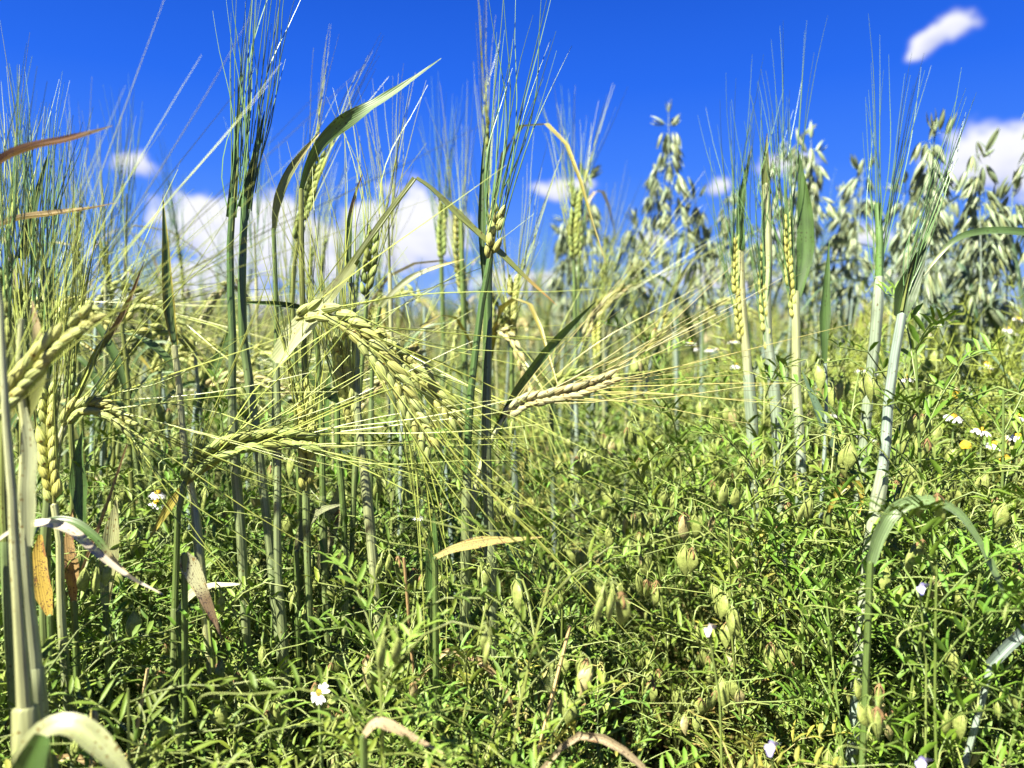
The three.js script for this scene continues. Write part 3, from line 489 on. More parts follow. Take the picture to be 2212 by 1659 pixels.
lowLeaf({ label: 'yellow leaf with brown specks hanging at left', path: [[108, 1330], [92, 1260], [86, 1190], [88, 1155]], d: 0.37, w: [[0, 0.003], [0.3, 0.0095], [0.7, 0.0085], [1, 0.002]], col: [0.42, 0.30, 0.03], spotted: true, seed: 12 });
lowLeaf({ label: 'orange brown speckled dead leaf beside the yellow one at left', path: [[160, 1300], [156, 1230], [150, 1160], [158, 1100]], d: 0.38, w: [[0, 0.003], [0.4, 0.0085], [1, 0.0008]], col: [0.36, 0.22, 0.06], spotted: true, seed: 13 });
lowLeaf({ label: 'pale spotted leaf drooping in front of the level green ear stem', path: [[398, 1196], [412, 1222], [430, 1260], [452, 1310], [480, 1380]], d: 0.375, w: [[0, 0.004], [0.12, 0.010], [0.3, 0.009], [1, 0.0006]], col: [0.42, 0.42, 0.22], tip: C.brown, from: 0.35, spotted: true, n: V(-0.2, 0.5, 0.8), lean: -0.01, seed: 14, size: 1.12 });
lowLeaf({ label: 'short pale leaf curling right of the drooping spotted leaf', path: [[386, 1320], [410, 1288], [450, 1268], [520, 1262]], d: 0.4, w: [[0, 0.003], [0.3, 0.007], [1, 0.001]], col: [0.44, 0.46, 0.26], n: V(0, 0.8, 0.5), seed: 15 });
lowLeaf({ label: 'pale green sheath leaf standing left of the drooping spotted leaf', path: [[228, 1310], [236, 1220], [246, 1130], [252, 1080]], d: 0.4, w: [[0, 0.004], [0.4, 0.0105], [0.75, 0.008], [1, 0.001]], col: [0.30, 0.31, 0.15], seed: 16 });
lowLeaf({ label: 'dark green blade standing among the lentils below the centre', path: [[930, 1290], [934, 1220], [936, 1150], [938, 1100]], d: 0.4, w: [[0, 0.006], [0.5, 0.0078], [1, 0.0005]], col: C.leafGreen, seed: 17 });
lowLeaf({ label: 'speckled olive leaf slanting up between the lower stems', path: [[640, 1190], [660, 1140], [690, 1105], [735, 1090]], d: 0.42, w: [[0, 0.004], [0.4, 0.009], [1, 0.001]], col: C.leafOlive, spotted: true, n: V(-0.3, 0.5, 0.7), seed: 18 });
lowLeaf({ label: 'large sunlit leaf behind the lower stems, left of centre', path: [[690, 1230], [712, 1140], [728, 1080], [742, 1030]], d: 0.47, w: [[0, 0.004], [0.5, 0.012], [1, 0.001]], col: [0.3, 0.32, 0.13], spotted: true, seed: 19 });
lowLeaf({ label: 'dark green leaf crossing behind the upright ear', path: [[645, 1010], [690, 940], [705, 850], [716, 790]], d: 0.46, w: [[0, 0.003], [0.4, 0.0095], [1, 0.0006]], col: C.leafGreen, seed: 20 });
lowLeaf({ label: 'thin brown stalk slanting up at left between the stems', path: [[158, 1290], [190, 1200], [225, 1110], [275, 960]], d: 0.39, w: [[0, 0.0016], [0.5, 0.002], [1, 0.0008]], fold: 1.2, col: [0.34, 0.24, 0.13], seed: 21, category: 'stem', name: 'dry_stalk' });
lowLeaf({ label: 'dark broad leaf in the shade at left behind the drooping ear', path: [[180, 1130], [172, 1060], [170, 990], [178, 930]], d: 0.44, w: [[0, 0.004], [0.4, 0.0115], [1, 0.0006]], col: C.leafGreen, seed: 22 });
lowLeaf({ label: 'short bluish leaf slanting left among the sheathed ears on the right', path: [[1810, 985], [1790, 935], [1765, 880], [1732, 800]], d: 0.52, w: [[0, 0.004], [0.4, 0.008], [1, 0.0005]], col: [0.13, 0.21, 0.13], seed: 23 });
lowLeaf({ label: 'bent blue grey stem crossing the lower right corner', path: [[2140, 1440], [2180, 1398], [2240, 1345], [2300, 1290]], d: 0.355, w: [[0, 0.005], [0.5, 0.0055], [1, 0.003]], fold: 1.3, col: C.stemBlue, n: V(-0.5, 0.6, 0.6), lean: -0.07, stemCol: C.stemBlue, seed: 24, category: 'stem', name: 'broken_stem' });
lowLeaf({ label: 'yellow rolled leaf hanging over the lentils under the thin stem', path: [[1790, 1110], [1800, 1080], [1822, 1050], [1850, 1045], [1862, 1075], [1855, 1110]], d: 0.43, w: [[0, 0.003], [0.5, 0.005], [1, 0.001]], col: C.leafYellow, seed: 25 });

// ---------------------------------------------------------------- oats
// a hanging spikelet along -y: two boat-shaped glumes, a little open, and the pale floret between them
const spikeletGeo = k => cached('spikelet' + k, () => {
  const R = rng(501 + k), mb = new MB(), l = 0.022 + 0.004 * R(), open = 0.0016 + 0.0022 * R();
  for (const sg of [-1, 1]) {
    const len = l * (sg > 0 ? 1 : 0.92), col = vary(R() < 0.3 ? C.oatDark : C.oat, R, 0.15), rows = 6, b0 = mb.n;
    for (let i = 0; i <= rows; i++) {
      const t = i / rows, w = 0.0024 * Math.pow(Math.sin(Math.PI * Math.pow(clamp(t, 0.02, 0.985), 0.72)), 0.9), out = sg * (0.0006 + open * Math.sin(t * 1.7));
      for (let s = -2; s <= 2; s++) { const a = s / 2 * 1.25; mb.v(Math.sin(a) * w, -t * len, out + sg * Math.cos(a) * w * 0.75, col, s * 0.001, t * len); }
      if (i) for (let s = 0; s < 4; s++) { const o = b0 + (i - 1) * 5 + s; mb.q(o, o + 1, o + 6, o + 5); }
    }
  }
  const fl = seedGeo(l * 0.8, 0.0016, 0.0014, mixC(C.oat, C.grainYellow, 0.45), 4, 5);
  mb.add(fl, new THREE.Matrix4().makeRotationX(Math.PI));
  return mb.geo();
});
function oat(o) {
  const R = rng(o.seed), g = thing('oat_plant', o.label, 'oat plant', [o.at.x, 0, o.at.z], o.group), h = o.h, top = o.top || 0.22, lean = o.lean || (R() - 0.5) * 0.06;
  const sx = t => lean * t * t, pts = [0, 0.3, 0.6, 0.85, 1].map((t, i) => V(sx(t) + (R() - 0.5) * 0.006, i ? t * h : -0.004, (R() - 0.5) * 0.008));
  part('stem', tube(new MB(), pts, 20, 7, [[0, 0.0028], [0.62, 0.0022], [0.75, 0.0011], [1, 0.0005]], vary(o.dark ? C.stemGreen : C.stemBlue, R, 0.1)), M.stem, g);
  const cv = curveOf(pts);
  for (let i = 0; i < 3; i++) {
    const y = h * (0.3 + 0.14 * i), q = cv.getPoint(y / h), a = R() * 6.28, L = 0.13 + 0.08 * R(), dx = Math.cos(a), dz = Math.sin(a), dr = R();
    part('leaf', blade(new MB(), [q, q.clone().add(V(dx * L * 0.2, L * 0.5, dz * L * 0.2)), q.clone().add(V(dx * L * 0.55, L * (0.75 - 0.3 * dr), dz * L * 0.55)), q.clone().add(V(dx * L * 0.95, L * (0.62 - 0.6 * dr), dz * L * 0.95))], { w: [[0, 0.005], [0.35, 0.009], [1, 0.0005]], col: vary([0.075, 0.135, 0.06], R, 0.15), n: V(dx, 0.6, dz), R, seg: 10 }), M.blade, g);
  }
  const br = new MB(), sp = [], merged = o.merged ? new MB() : null, levels = o.levels || 9;
  for (let k = 0; k < levels; k++) {
    const t = k / (levels - 1), y = h - top * (1 - t), q = cv.getPoint(y / h), m = k === levels - 1 ? 1 : 3 + Math.floor(R() * 2.4);
    for (let j = 0; j < m; j++) {
      const a = R() * 6.28, L = lerp(0.036, 0.014, t) * (0.45 + 0.8 * R()), dx = Math.cos(a), dz = Math.sin(a), end = k === levels - 1 ? q.clone().add(V(0, 0.004, 0)) : q.clone().add(V(dx * L * 0.62, L * (0.55 - 0.5 * R()), dz * L * 0.62));
      tube(br, [q, q.clone().lerp(end, 0.55).add(V(0, L * 0.22, 0)), end], 4, 3, [[0, 0.00035], [1, 0.0002]], C.oat, false);
      const dir = V(dx * (0.15 + 0.6 * R()), -1, dz * (0.15 + 0.6 * R())); if (k > levels - 3 && R() < 0.7) dir.y = R() * 0.9 + 0.1; dir.normalize();
      const n2 = R() < 0.35 && k < levels - 2 ? 2 : 1;
      for (let s = 0; s < n2; s++) {
        const at = s ? q.clone().lerp(end, 0.5).add(V(0, L * 0.15, 0)) : end, gk = spikeletGeo(Math.floor(R() * 5)), up = dir.clone().multiplyScalar(-1), roll = R() * 6.28, sc = 0.8 + 0.3 * R();
        if (merged) merged.add(gk, matOf(at, up, roll, sc)); else sp.push([gk, at, up, roll, sc]);
      }
    }
  }
  const panicle = part('panicle', br, M.vine, g);
  for (const [gk, at, up, roll, sc] of sp) place(part('spikelet', gk, M.oat, panicle), at, up, roll, sc);
  if (merged) part('spikelets', merged, M.oat, panicle, 'stuff');
  return g;
}
const topAt = (px, py, d) => W(px, py, d);
const OG = 'oats standing behind on the right';
[[2160, 312, 0.78, 'oat panicle on the far right, second from the edge', 0.25], [1966, 262, 0.74, 'dark oat panicle behind the tall blue grey stalk', 0.26], [2222, 190, 0.76, 'oat panicle cut off by the right edge', 0.27], [1790, 306, 0.92, 'oat panicle between the sheathed ears and the bluish awned stalk', 0.25],
  [1484, 250, 0.95, 'tallest lone oat panicle left of the sheathed ears', 0.26], [1650, 330, 1.0, 'oat panicle right behind the middle sheathed ear', 0.25], [1294, 372, 1.05, 'slender oat panicle left of the tallest lone one', 0.22], [1205, 465, 1.1, 'leftmost oat panicle, low beside the small flat cloud', 0.18], [2105, 420, 0.82, 'lower oat panicle left of the one second from the right edge', 0.22], [1850, 420, 1.0, 'oat panicle half hidden behind the bluish awned stalk', 0.22], [1600, 430, 1.1, 'oat panicle behind the leftmost sheathed ear', 0.2], [1345, 470, 1.0, 'low oat panicle just right of the slender one', 0.2], [1440, 360, 1.1, 'thin oat panicle just left of the tallest lone one', 0.2], [1530, 420, 1.0, 'oat panicle just right of the tallest lone one', 0.22], [1700, 300, 0.95, 'oat panicle between the middle and right sheathed ears', 0.24], [1755, 380, 1.05, 'oat panicle behind the broad upright leaf', 0.22], [1830, 350, 0.95, 'oat panicle just left of the bluish awns', 0.24], [1920, 400, 0.9, 'oat panicle right of the bluish awned stalk', 0.24], [2035, 340, 0.85, 'oat panicle below the right hand cloud', 0.25], [2190, 400, 0.8, 'low oat panicle at the right edge', 0.24], [2075, 480, 0.9, 'short oat panicle over the level dark leaf', 0.22], [1250, 500, 1.15, 'short oat panicle beside the leftmost one', 0.18]].forEach(([x, y, d, label, top], i) => {
  const q = topAt(x, y, d); oat({ at: V(q.x, 0, q.z), h: q.y, top, seed: 600 + i, label, lean: (i % 3 - 1) * 0.02, dark: i === 1, levels: 12 });
});
{
  const R = rng(640);
  for (let i = 0; i < 44; i++) {
    const d = 1.05 + 1.6 * R() * (0.4 + R()), x = 1180 + R() * 1180, y = 705 - (0.10 + 0.13 * R() * (x > 1500 ? 1 : 0.7)) / d * F;
    const q = topAt(x, y, d), g = oat({ at: V(q.x, 0, q.z), h: q.y, top: 0.2, seed: 650 + i, merged: true, levels: 7, label: '' });
    whereabouts(g, q.x, -q.z, q.y > 0.68 ? 'tall blurred oat plant' : 'blurred oat plant', 'oat plant', OG);
  }
}

// ---------------------------------------------------------------- chamomile flowers
const petalGeo = cached('petal', () => { const mb = new MB(); return blade(mb, [V(0, 0, 0), V(0, 0.004, 0.0006), V(0, 0.009, -0.0006)], { w: [[0, 0.0016], [0.35, 0.0034], [0.8, 0.0033], [1, 0.0014]], col: [0.80, 0.80, 0.80], n: V(0, 0, 1), fold: 0.25, seg: 5, R: rng(2) }).geo(); });
const discGeo = k => cached('disc' + k, () => { const mb = new MB(), rows = 7, s = 14, H = k ? 0.0062 : 0.0042, r0 = k ? 0.0046 : 0.0042; for (let i = 0; i <= rows; i++) { const t = i / rows, a = t * Math.PI / 2, r = Math.cos(a) * r0 + 0.00002; for (let j = 0; j <= s; j++) { const g = j / s * 6.2832, b = 1 + 0.10 * (hash(i, j % s, 3 + k) - 0.5); mb.v(Math.cos(g) * r * b, Math.sin(a) * H * b, Math.sin(g) * r * b, [0.62 * b, 0.42 * b, 0.015], j / s * 0.02, t * 0.006); } if (i) for (let j = 0; j < s; j++) { const o = (i - 1) * (s + 1) + j; mb.q(o + s + 1, o + s + 2, o + 1, o); } } return mb.geo(); });
function featherGeo(seed) { return cached('feather' + seed, () => {
  const R = rng(seed), mb = new MB();
  const L = 0.05 + 0.02 * R(), col = vary([0.11, 0.16, 0.02], R, 0.15);
  tube(mb, [V(0, 0, 0), V(0.004, L * 0.5, 0.006), V(0.004, L, 0.018)], 5, 3, [[0, 0.0005], [1, 0.00025]], col, false);
  for (let i = 1; i < 10; i++) { const t = i / 10, q = V(0.004 * t, L * t, 0.018 * t * t); for (const s of [-1, 1]) { const l = 0.014 * Math.sin(Math.PI * (0.15 + t * 0.75)), e = q.clone().add(V(s * l * 0.8, l * 0.6, (R() - 0.5) * l)); tube(mb, [q, e], 1, 3, [[0, 0.0004], [1, 0.00015]], col, false); const m = q.clone().lerp(e, 0.5); tube(mb, [m, m.clone().add(V(s * l * 0.1, l * 0.5, (R() - 0.5) * l * 0.5))], 1, 3, [[0, 0.00035], [1, 0.00015]], col, false); } }
  return mb.geo();
}); }
function daisy(px_, py_, d, label, o = {}) {
  const R = rng((px_ * 13 + py_ * 7) | 0), head = W(px_, py_, d), g = thing('chamomile_flower', label, 'flower', [head.x, 0, head.z], o.group), q = V(0, head.y, 0), bx = (R() - 0.5) * 0.03;
  const foot = V(bx, -0.003, (R() - 0.5) * 0.03);
  part('stem', tube(new MB(), [foot, foot.clone().lerp(q, 0.5).add(V((R() - 0.5) * 0.02, 0, 0)), q.clone().add(V(0, -0.003, 0)), q], 12, 5, [[0, 0.0011], [1, 0.0008]], vary([0.12, 0.17, 0.05], R)), M.vine, g);
  const fol = new MB(); for (let i = 0; i < 9; i++) { const t = 0.35 + 0.5 * R(), a = R() * 6.28; fol.add(featherGeo(700 + i % 3), matOf(foot.clone().lerp(q, t), V(Math.cos(a), 0.7, Math.sin(a)).normalize(), R() * 6.28, 0.8 + 0.5 * R())); }
  part('feathery_leaves', fol, M.vine, g, 'stuff');
  const up = (o.up || V((R() - 0.5) * 0.5, 1, 0.1 + (R() - 0.5) * 0.5)).clone().normalize();
  const disc = place(part('disc', discGeo(o.bald || R() < 0.4 ? 1 : 0), M.disc, g), q, up, 0, o.size || 0.62);
  if (!o.bald) { const np = 13, droop = o.droop === undefined ? 0.15 + 0.5 * R() : o.droop; for (let i = 0; i < np; i++) { if (o.lost && R() < o.lost) continue; const a = i / np * 6.2832 + (R() - 0.5) * 0.15, dir = V(Math.cos(a), -droop * (0.7 + 0.6 * R()), Math.sin(a)).normalize(); const m = part('petal', petalGeo, M.petal, disc); const z = V(0, 1, 0).addScaledVector(dir, -dir.y).normalize(), x = dir.clone().cross(z); m.quaternion.setFromRotationMatrix(new THREE.Matrix4().makeBasis(x, dir, z)); m.position.set(Math.cos(a) * 0.0036, 0.0004, Math.sin(a) * 0.0036); } }
  return g;
}
daisy(690, 1497, 0.325, 'single white chamomile flower low in the lentils at bottom left', { up: V(-0.35, 0.6, 0.75), lost: 0.3, size: 0.38 });
daisy(902, 1117, 0.5, 'small white chamomile flower below the centre awns', { size: 0.34 });
daisy(340, 1066, 0.62, 'white chamomile flower behind the stems at left, upper of two', { size: 0.6 });
daisy(338, 1088, 0.6, 'white chamomile flower behind the stems at left, lower of two', { size: 0.6 });
[[1492, 742, 0.95, 'leftmost flower in the chamomile row before the sheathed ears'], [1508, 752, 1.05, 'second flower in the chamomile row before the sheathed ears'], [1532, 757, 1.0, 'third flower in the chamomile row before the sheathed ears'], [1552, 755, 1.1, 'fourth flower in the chamomile row before the sheathed ears'], [1584, 738, 0.95, 'rightmost flower in the chamomile row before the sheathed ears'], [1590, 790, 0.95, 'yellowish chamomile flower below the chamomile row'],
  [1702, 853, 0.8, 'white chamomile between the middle and right sheathed stems'], [1800, 862, 0.8, 'white chamomile right of the thin stem, upper one'], [1798, 896, 0.78, 'white chamomile right of the thin stem, lower one'], [1962, 818, 0.66, 'largest white chamomile, right of the tall blue grey stalk'], [1860, 800, 0.9, 'chamomile left of the tall blue grey stalk, high'], [1890, 805, 0.95, 'chamomile touching the bluish awned stalk'], [1858, 940, 0.72, 'chamomile left of the tall stalk, low pair left'], [1878, 944, 0.7, 'chamomile left of the tall stalk, low pair right'],
  [2022, 700, 1.0, 'upper left chamomile under the right oats'], [2006, 722, 1.05, 'chamomile just below the upper left one under the oats'], [2064, 678, 1.0, 'chamomile under the oats, topmost'], [2108, 670, 1.05, 'chamomile under the oats, right of the topmost'], [2125, 700, 0.95, 'chamomile under the oats left of the edge'], [2140, 672, 1.1, 'blurred chamomile high under the right oats'], [2200, 690, 0.95, 'chamomile at the right edge, upper'], [2176, 712, 1.0, 'chamomile at the right edge, middle'], [2205, 722, 1.05, 'chamomile at the right edge, lower'], [2132, 788, 0.8, 'chamomile before the dark oat stems'], [2190, 760, 0.9, 'yellow centred chamomile by the right edge'], [2205, 900, 0.55, 'chamomile cut by the right edge beside the lentils'], [2198, 942, 0.55, 'chamomile at right edge under the cut one'], [2120, 930, 0.56, 'open chamomile flower left of the right edge'], [2060, 900, 0.6, 'small chamomile near the bare yellow heads'], [2148, 960, 0.56, 'chamomile tilting by the right bare yellow head']].forEach(([x, y, d, label]) => daisy(x, y, d, label));
[[2064, 856, 0.62, 'bare round yellow chamomile head before the oat stems'], [2086, 966, 0.56, 'bare yellow chamomile head over the lentils, middle one'], [2172, 998, 0.54, 'bare yellow chamomile head nearest the right edge'], [1878, 970, 0.75, 'bare yellow chamomile head behind the tall stalk']].forEach(([x, y, d, label]) => daisy(x, y, d, label, { bald: true, size: 0.85 }));

// ---------------------------------------------------------------- lentils
function leaflet(mb, at, dir, nrm, l, w, col, cheap) {            // lanceolate, folded along its midrib
  const s = dir.clone().cross(nrm).normalize(), n = nrm, b = mb.vv(at, col), rows = [];
  for (const [t, k] of cheap ? [[0.45, 1]] : [[0.3, 0.9], [0.68, 0.85]]) { const c = at.clone().addScaledVector(dir, l * t).addScaledVector(n, -l * 0.1 * t * t); rows.push([mb.vv(c.clone().addScaledVector(s, -w * k / 2).addScaledVector(n, w * 0.22), col), mb.vv(c, [col[0] * 0.9, col[1] * 0.92, col[2] * 0.9]), mb.vv(c.clone().addScaledVector(s, w * k / 2).addScaledVector(n, w * 0.22), col)]); }
  const e = mb.vv(at.clone().addScaledVector(dir, l).addScaledVector(n, -l * 0.16), col), [A, B] = cheap ? [rows[0], rows[0]] : rows;
  mb.t(b, A[1], A[0]); mb.t(b, A[2], A[1]); if (!cheap) { mb.q(A[0], A[1], B[1], B[0]); mb.q(A[1], A[2], B[2], B[1]); } mb.t(B[0], B[1], e); mb.t(B[1], B[2], e);
}
// a lentil pod along -y: flat rhombic lens with two seed bulges and a beak
const podGeo = k => cached('pod' + k, () => {
  const R = rng(811 + k), mb = new MB(), l = 0.0145 + 0.002 * R(), w = 0.0036 + 0.0006 * R(), th = 0.0017 + 0.0006 * R(), rows = 9, s = 10, col = vary(k === 3 ? [0.42, 0.38, 0.17] : C.pod, R, 0.08), skew = 0.0012;
  for (let i = 0; i <= rows; i++) {
    const t = i / rows, r = Math.max(0.03, Math.pow(Math.sin(Math.PI * clamp(Math.pow(t, 0.9), 0.01, 0.97)), 0.8) * (t > 0.86 ? 1 - (t - 0.86) * 3.5 : 1)), bul = 1 + 0.28 * Math.exp(-Math.pow((t - 0.36) / 0.11, 2)) + 0.24 * Math.exp(-Math.pow((t - 0.64) / 0.1, 2));
    for (let j = 0; j <= s; j++) { const g = j / s * 6.2832, cx = Math.cos(g), sx = Math.sin(g); mb.v(Math.sign(cx) * Math.pow(Math.abs(cx), 0.8) * w * r + skew * Math.sin(t * 3), -t * l, sx * th * r * bul * (1 - 0.35 * Math.abs(cx)), col, cx * w, t * l); }
    if (i) for (let j = 0; j < s; j++) { const o = (i - 1) * (s + 1) + j; mb.q(o, o + 1, o + s + 2, o + s + 1); }
  }
  return mb.geo();
});
const calyxGeo = k => cached('calyx' + k, () => { const R = rng(831 + k), mb = new MB(), col = k ? [0.20, 0.125, 0.05] : [0.20, 0.26, 0.06]; for (let i = 0; i < 5; i++) { const a = i * 1.257 + R(), e = V(Math.cos(a) * 0.0028, -0.004 - 0.003 * R(), Math.sin(a) * 0.0024); tube(mb, [V(0, 0.0006, 0), V(e.x * 0.9, -0.001, e.z * 0.9), e], 2, 3, [[0, 0.0005], [1, 0.0001]], col, false); } if (k) tube(mb, [V(0.001, -0.001, 0.001), V(0.0026, -0.003, 0.0016), V(0.0022, -0.0052, 0.002)], 3, 4, [[0, 0.0006], [0.5, 0.001], [1, 0.0003]], col); return mb.geo(); });
const lentilVariants = [];
function makeLentil(seed, h, dryness, cheap) {
  const R = rng(seed), L = { stems: new MB(), leaf: new MB(), pods: [] }, nb = 5 + Math.floor(R() * 2);
  const leafBase = mixC(C.lentil, [0.20, 0.19, 0.035], dryness), stemBase = mixC([0.092, 0.142, 0.026], [0.21, 0.185, 0.05], dryness);
  for (let b = 0; b < nb; b++) {
    const a = b / nb * 6.28 + R() * 1.2, sp = 0.015 + 0.055 * R(), H = h * (0.72 + 0.30 * R()), pts = [V(0, -0.003, 0)];
    for (let i = 1; i <= 5; i++) { const t = i / 5; pts.push(V(Math.cos(a) * sp * Math.pow(t, 0.8) + (R() - 0.5) * 0.014, H * t, Math.sin(a) * sp * Math.pow(t, 0.8) + (R() - 0.5) * 0.014)); }
    const cv = curveOf(pts); tube(L.stems, cv, 12, 4, [[0, 0.0012], [1, 0.0006]], vary(stemBase, R, 0.12));
    const nodes = Math.floor(H * 0.66 / 0.0115);
    for (let k = 0; k < nodes; k++) {
      const t = 0.34 + 0.66 * (k + 0.5) / nodes, q = cv.getPointAt(Math.min(t, 1)), az = a + k * 2.6 + (R() - 0.5), out = V(Math.cos(az), 0, Math.sin(az)), rl = 0.028 + 0.024 * R(), rise = 0.35 + 0.9 * R();
      const p1 = q.clone().addScaledVector(out, rl * 0.5).add(V(0, rl * 0.5 * rise, 0)), p2 = q.clone().addScaledVector(out, rl * 0.98).add(V(0, rl * (0.62 * rise - 0.05), 0)), rc = curveOf([q, p1, p2]), col = vary(leafBase, R, 0.28);
      if (t < 0.5 && R() < 0.35) { col[0] = 0.24; col[1] = 0.19; col[2] = 0.06; }
      tube(L.stems, rc, 3, 3, [[0, 0.0005], [1, 0.0003]], stemBase, false);
      const pairs = 4 + Math.floor(R() * 3);
      for (let i = 0; i < pairs; i++) {
        const u = 0.14 + 0.84 * i / (pairs - 1), at = rc.getPoint(u), tg = rc.getTangent(u), side = tg.clone().cross(UPV).normalize(), up = side.clone().cross(tg).normalize(), ll = (0.0086 + 0.0044 * R()) * (i > pairs - 2 ? 0.8 : 1), lw = 0.0018 + 0.0010 * R();
        for (const s of [-1, 1]) { const lift = 0.2 + 0.95 * R(), dir = side.clone().multiplyScalar(s * (0.6 + 0.5 * R())).addScaledVector(tg, 0.25 + 0.9 * R()).addScaledVector(up, lift).normalize(), nn = up.clone().addScaledVector(dir, -up.dot(dir)).addScaledVector(side, (R() - 0.5) * 0.6); nn.addScaledVector(dir, -nn.dot(dir)).normalize(); leaflet(L.leaf, at, dir, nn, ll, lw, vary(col, R, 0.10), cheap); }
      }
      if (R() < 0.55 && t > 0.4) {                         // tendril with a coiled end
        const e0 = rc.getPoint(1), tg = rc.getTangent(1), tp = [e0], len = 0.014 + 0.02 * R(), cr = 0.0022 + 0.0015 * R(), turns = R() < 0.6 ? 5 : 2, sd = tg.clone().cross(UPV).normalize();
        tp.push(e0.clone().addScaledVector(tg, len).add(V(0, 0.004 * R(), 0)));
        const cc = tp[1].clone().add(V(0, -cr, 0)); for (let i = 1; i <= turns; i++) { const g = Math.PI / 2 - i * 1.2, rr = cr * (1 - i * 0.1); tp.push(cc.clone().addScaledVector(tg, Math.cos(g) * rr).add(V(0, Math.sin(g) * rr, 0)).addScaledVector(sd, i * 0.0003)); }
        tube(L.stems, tp, 10, 3, [[0, 0.0003], [1, 0.0002]], vary([0.20, 0.25, 0.07], R, 0.1), false);
      }
      if (t > 0.55 && R() < 0.36) {                          // a stalk with one to three hanging pods
        const az2 = az + 0.8 + R(), pl = 0.024 + 0.026 * R(), o2 = V(Math.cos(az2), 0, Math.sin(az2)), e = q.clone().addScaledVector(o2, pl).add(V(0, pl * 0.5, 0)), m = 1 + Math.floor(R() * 2.7);
        tube(L.stems, [q, q.clone().addScaledVector(o2, pl * 0.6).add(V(0, pl * 0.55, 0)), e], 4, 3, [[0, 0.0005], [1, 0.0004]], stemBase, false);
        for (let i = 0; i < m; i++) { const g = (i - (m - 1) / 2) * 1.1, at = e.clone().addScaledVector(o2, 0.003).add(V(Math.cos(az2 + 1.57) * g * 0.005, -0.003 * R(), Math.sin(az2 + 1.57) * g * 0.005)); tube(L.stems, [e, e.clone().lerp(at, 0.6).add(V(0, 0.003, 0)), at], 3, 3, [[0, 0.0004], [1, 0.0004]], stemBase, false); L.pods.push({ at, dir: V(o2.x * 0.2 + g * 0.22, 1, o2.z * 0.2 + (R() - 0.5) * 0.3).normalize(), roll: R() * 6.28, k: R() < 0.02 + dryness * 0.4 ? 3 : Math.floor(R() * 3), dry: R() < 0.15 ? 1 : 0, s: 0.60 + 0.36 * R() }); }
      }
    }
  }
  L.stemGeo = L.stems.geo(); L.leafGeo = L.leaf.geo();
  const P = new MB(), Kx = new MB(); for (const p of L.pods) { P.add(podGeo(p.k), matOf(p.at, p.dir, p.roll, p.s)); Kx.add(calyxGeo(p.dry), matOf(p.at, p.dir, p.roll, p.s)); }
  L.podGeo = P.n ? P.geo() : null; L.calyxGeo = Kx.n ? Kx.geo() : null;
  L.all = mergeGeometries([L.stemGeo, L.leafGeo, ...(L.podGeo ? [L.podGeo, L.calyxGeo] : [])]);
  return L;
}
for (let i = 0; i < 12; i++) lentilVariants.push(makeLentil(900 + i * 7, 0.345, i % 6 === 5 ? 0.8 : 0.02 + 0.26 * ((i * 5) % 7) / 7, i >= 6));   // the last six, of simpler leaflets, stand farther back
const lentilRoots = lentilVariants.map(L => {
  const g = new THREE.Group();
  part('stems', L.stemGeo, M.vine, g, 'stuff'); part('leaflets', L.leafGeo, M.leaflet, g, 'stuff');
  for (const p of L.pods) { const m = place(part('pod', podGeo(p.k), M.pod, g), p.at, p.dir, p.roll, p.s); part('calyx', calyxGeo(p.dry), M.dry, m); }
  return g;
});
// how high the tangle stands (seen in the photograph): higher to the right of the middle, lower at the very front
const canopy = (x, d) => 0.352 + 0.042 * sstep(-0.02, -0.2, x / d) * sstep(0.9, 0.6, d) - 0.035 * sstep(0.34, 0.27, d) + (0.10 * sstep(0.03, 0.18, x / d) + 0.03 * Math.exp(-Math.pow((x / d - 0.25) / 0.07, 2))) * sstep(0.29, 0.45, d) * sstep(0.95, 0.62, d) + 0.03 * (noise(x * 6, d * 6, 2) - 0.5);
const openGap = (x, d) => Math.hypot((x - 0.085) / 0.055, (d - 0.40) / 0.10) < 1 || Math.hypot((x - 0.10) / 0.04, (d - 0.52) / 0.06) < 1;
{
  const R = rng(1200), spots = [];
  for (let d = 0.265; d < 1.16; d += 0.062) { const half = 0.69 * d + 0.03; for (let x = -half; x < half; x += 0.066) spots.push([x + (R() - 0.5) * 0.05, d + (R() - 0.5) * 0.05]); }
  for (const [x, d] of spots) {
    if (openGap(x, d)) { R(); continue; }
    let v = Math.floor(R() * 6); if (v === 5 && R() < 0.35) v = 1; if (d > 0.56) v += 6;
    const g = lentilRoots[v].clone(); g.name = numbered('lentil_plant');
    const s = canopy(x, d) / 0.345; g.position.set(x, 0, -d); g.rotation.set((R() - 0.5) * 0.16, R() * 6.28, (R() - 0.5) * 0.16); g.scale.set(1 + (s - 1) * 0.4, s * (0.86 + 0.24 * R()), 1 + (s - 1) * 0.4);
    whereabouts(g, x, d, v % 6 === 5 ? 'yellowing lentil plant' : s > 1.18 ? 'tall lentil plant' : 'lentil plant', 'lentil plant', 'lentil plants in the near tangle');
    scene.add(g);
  }
}
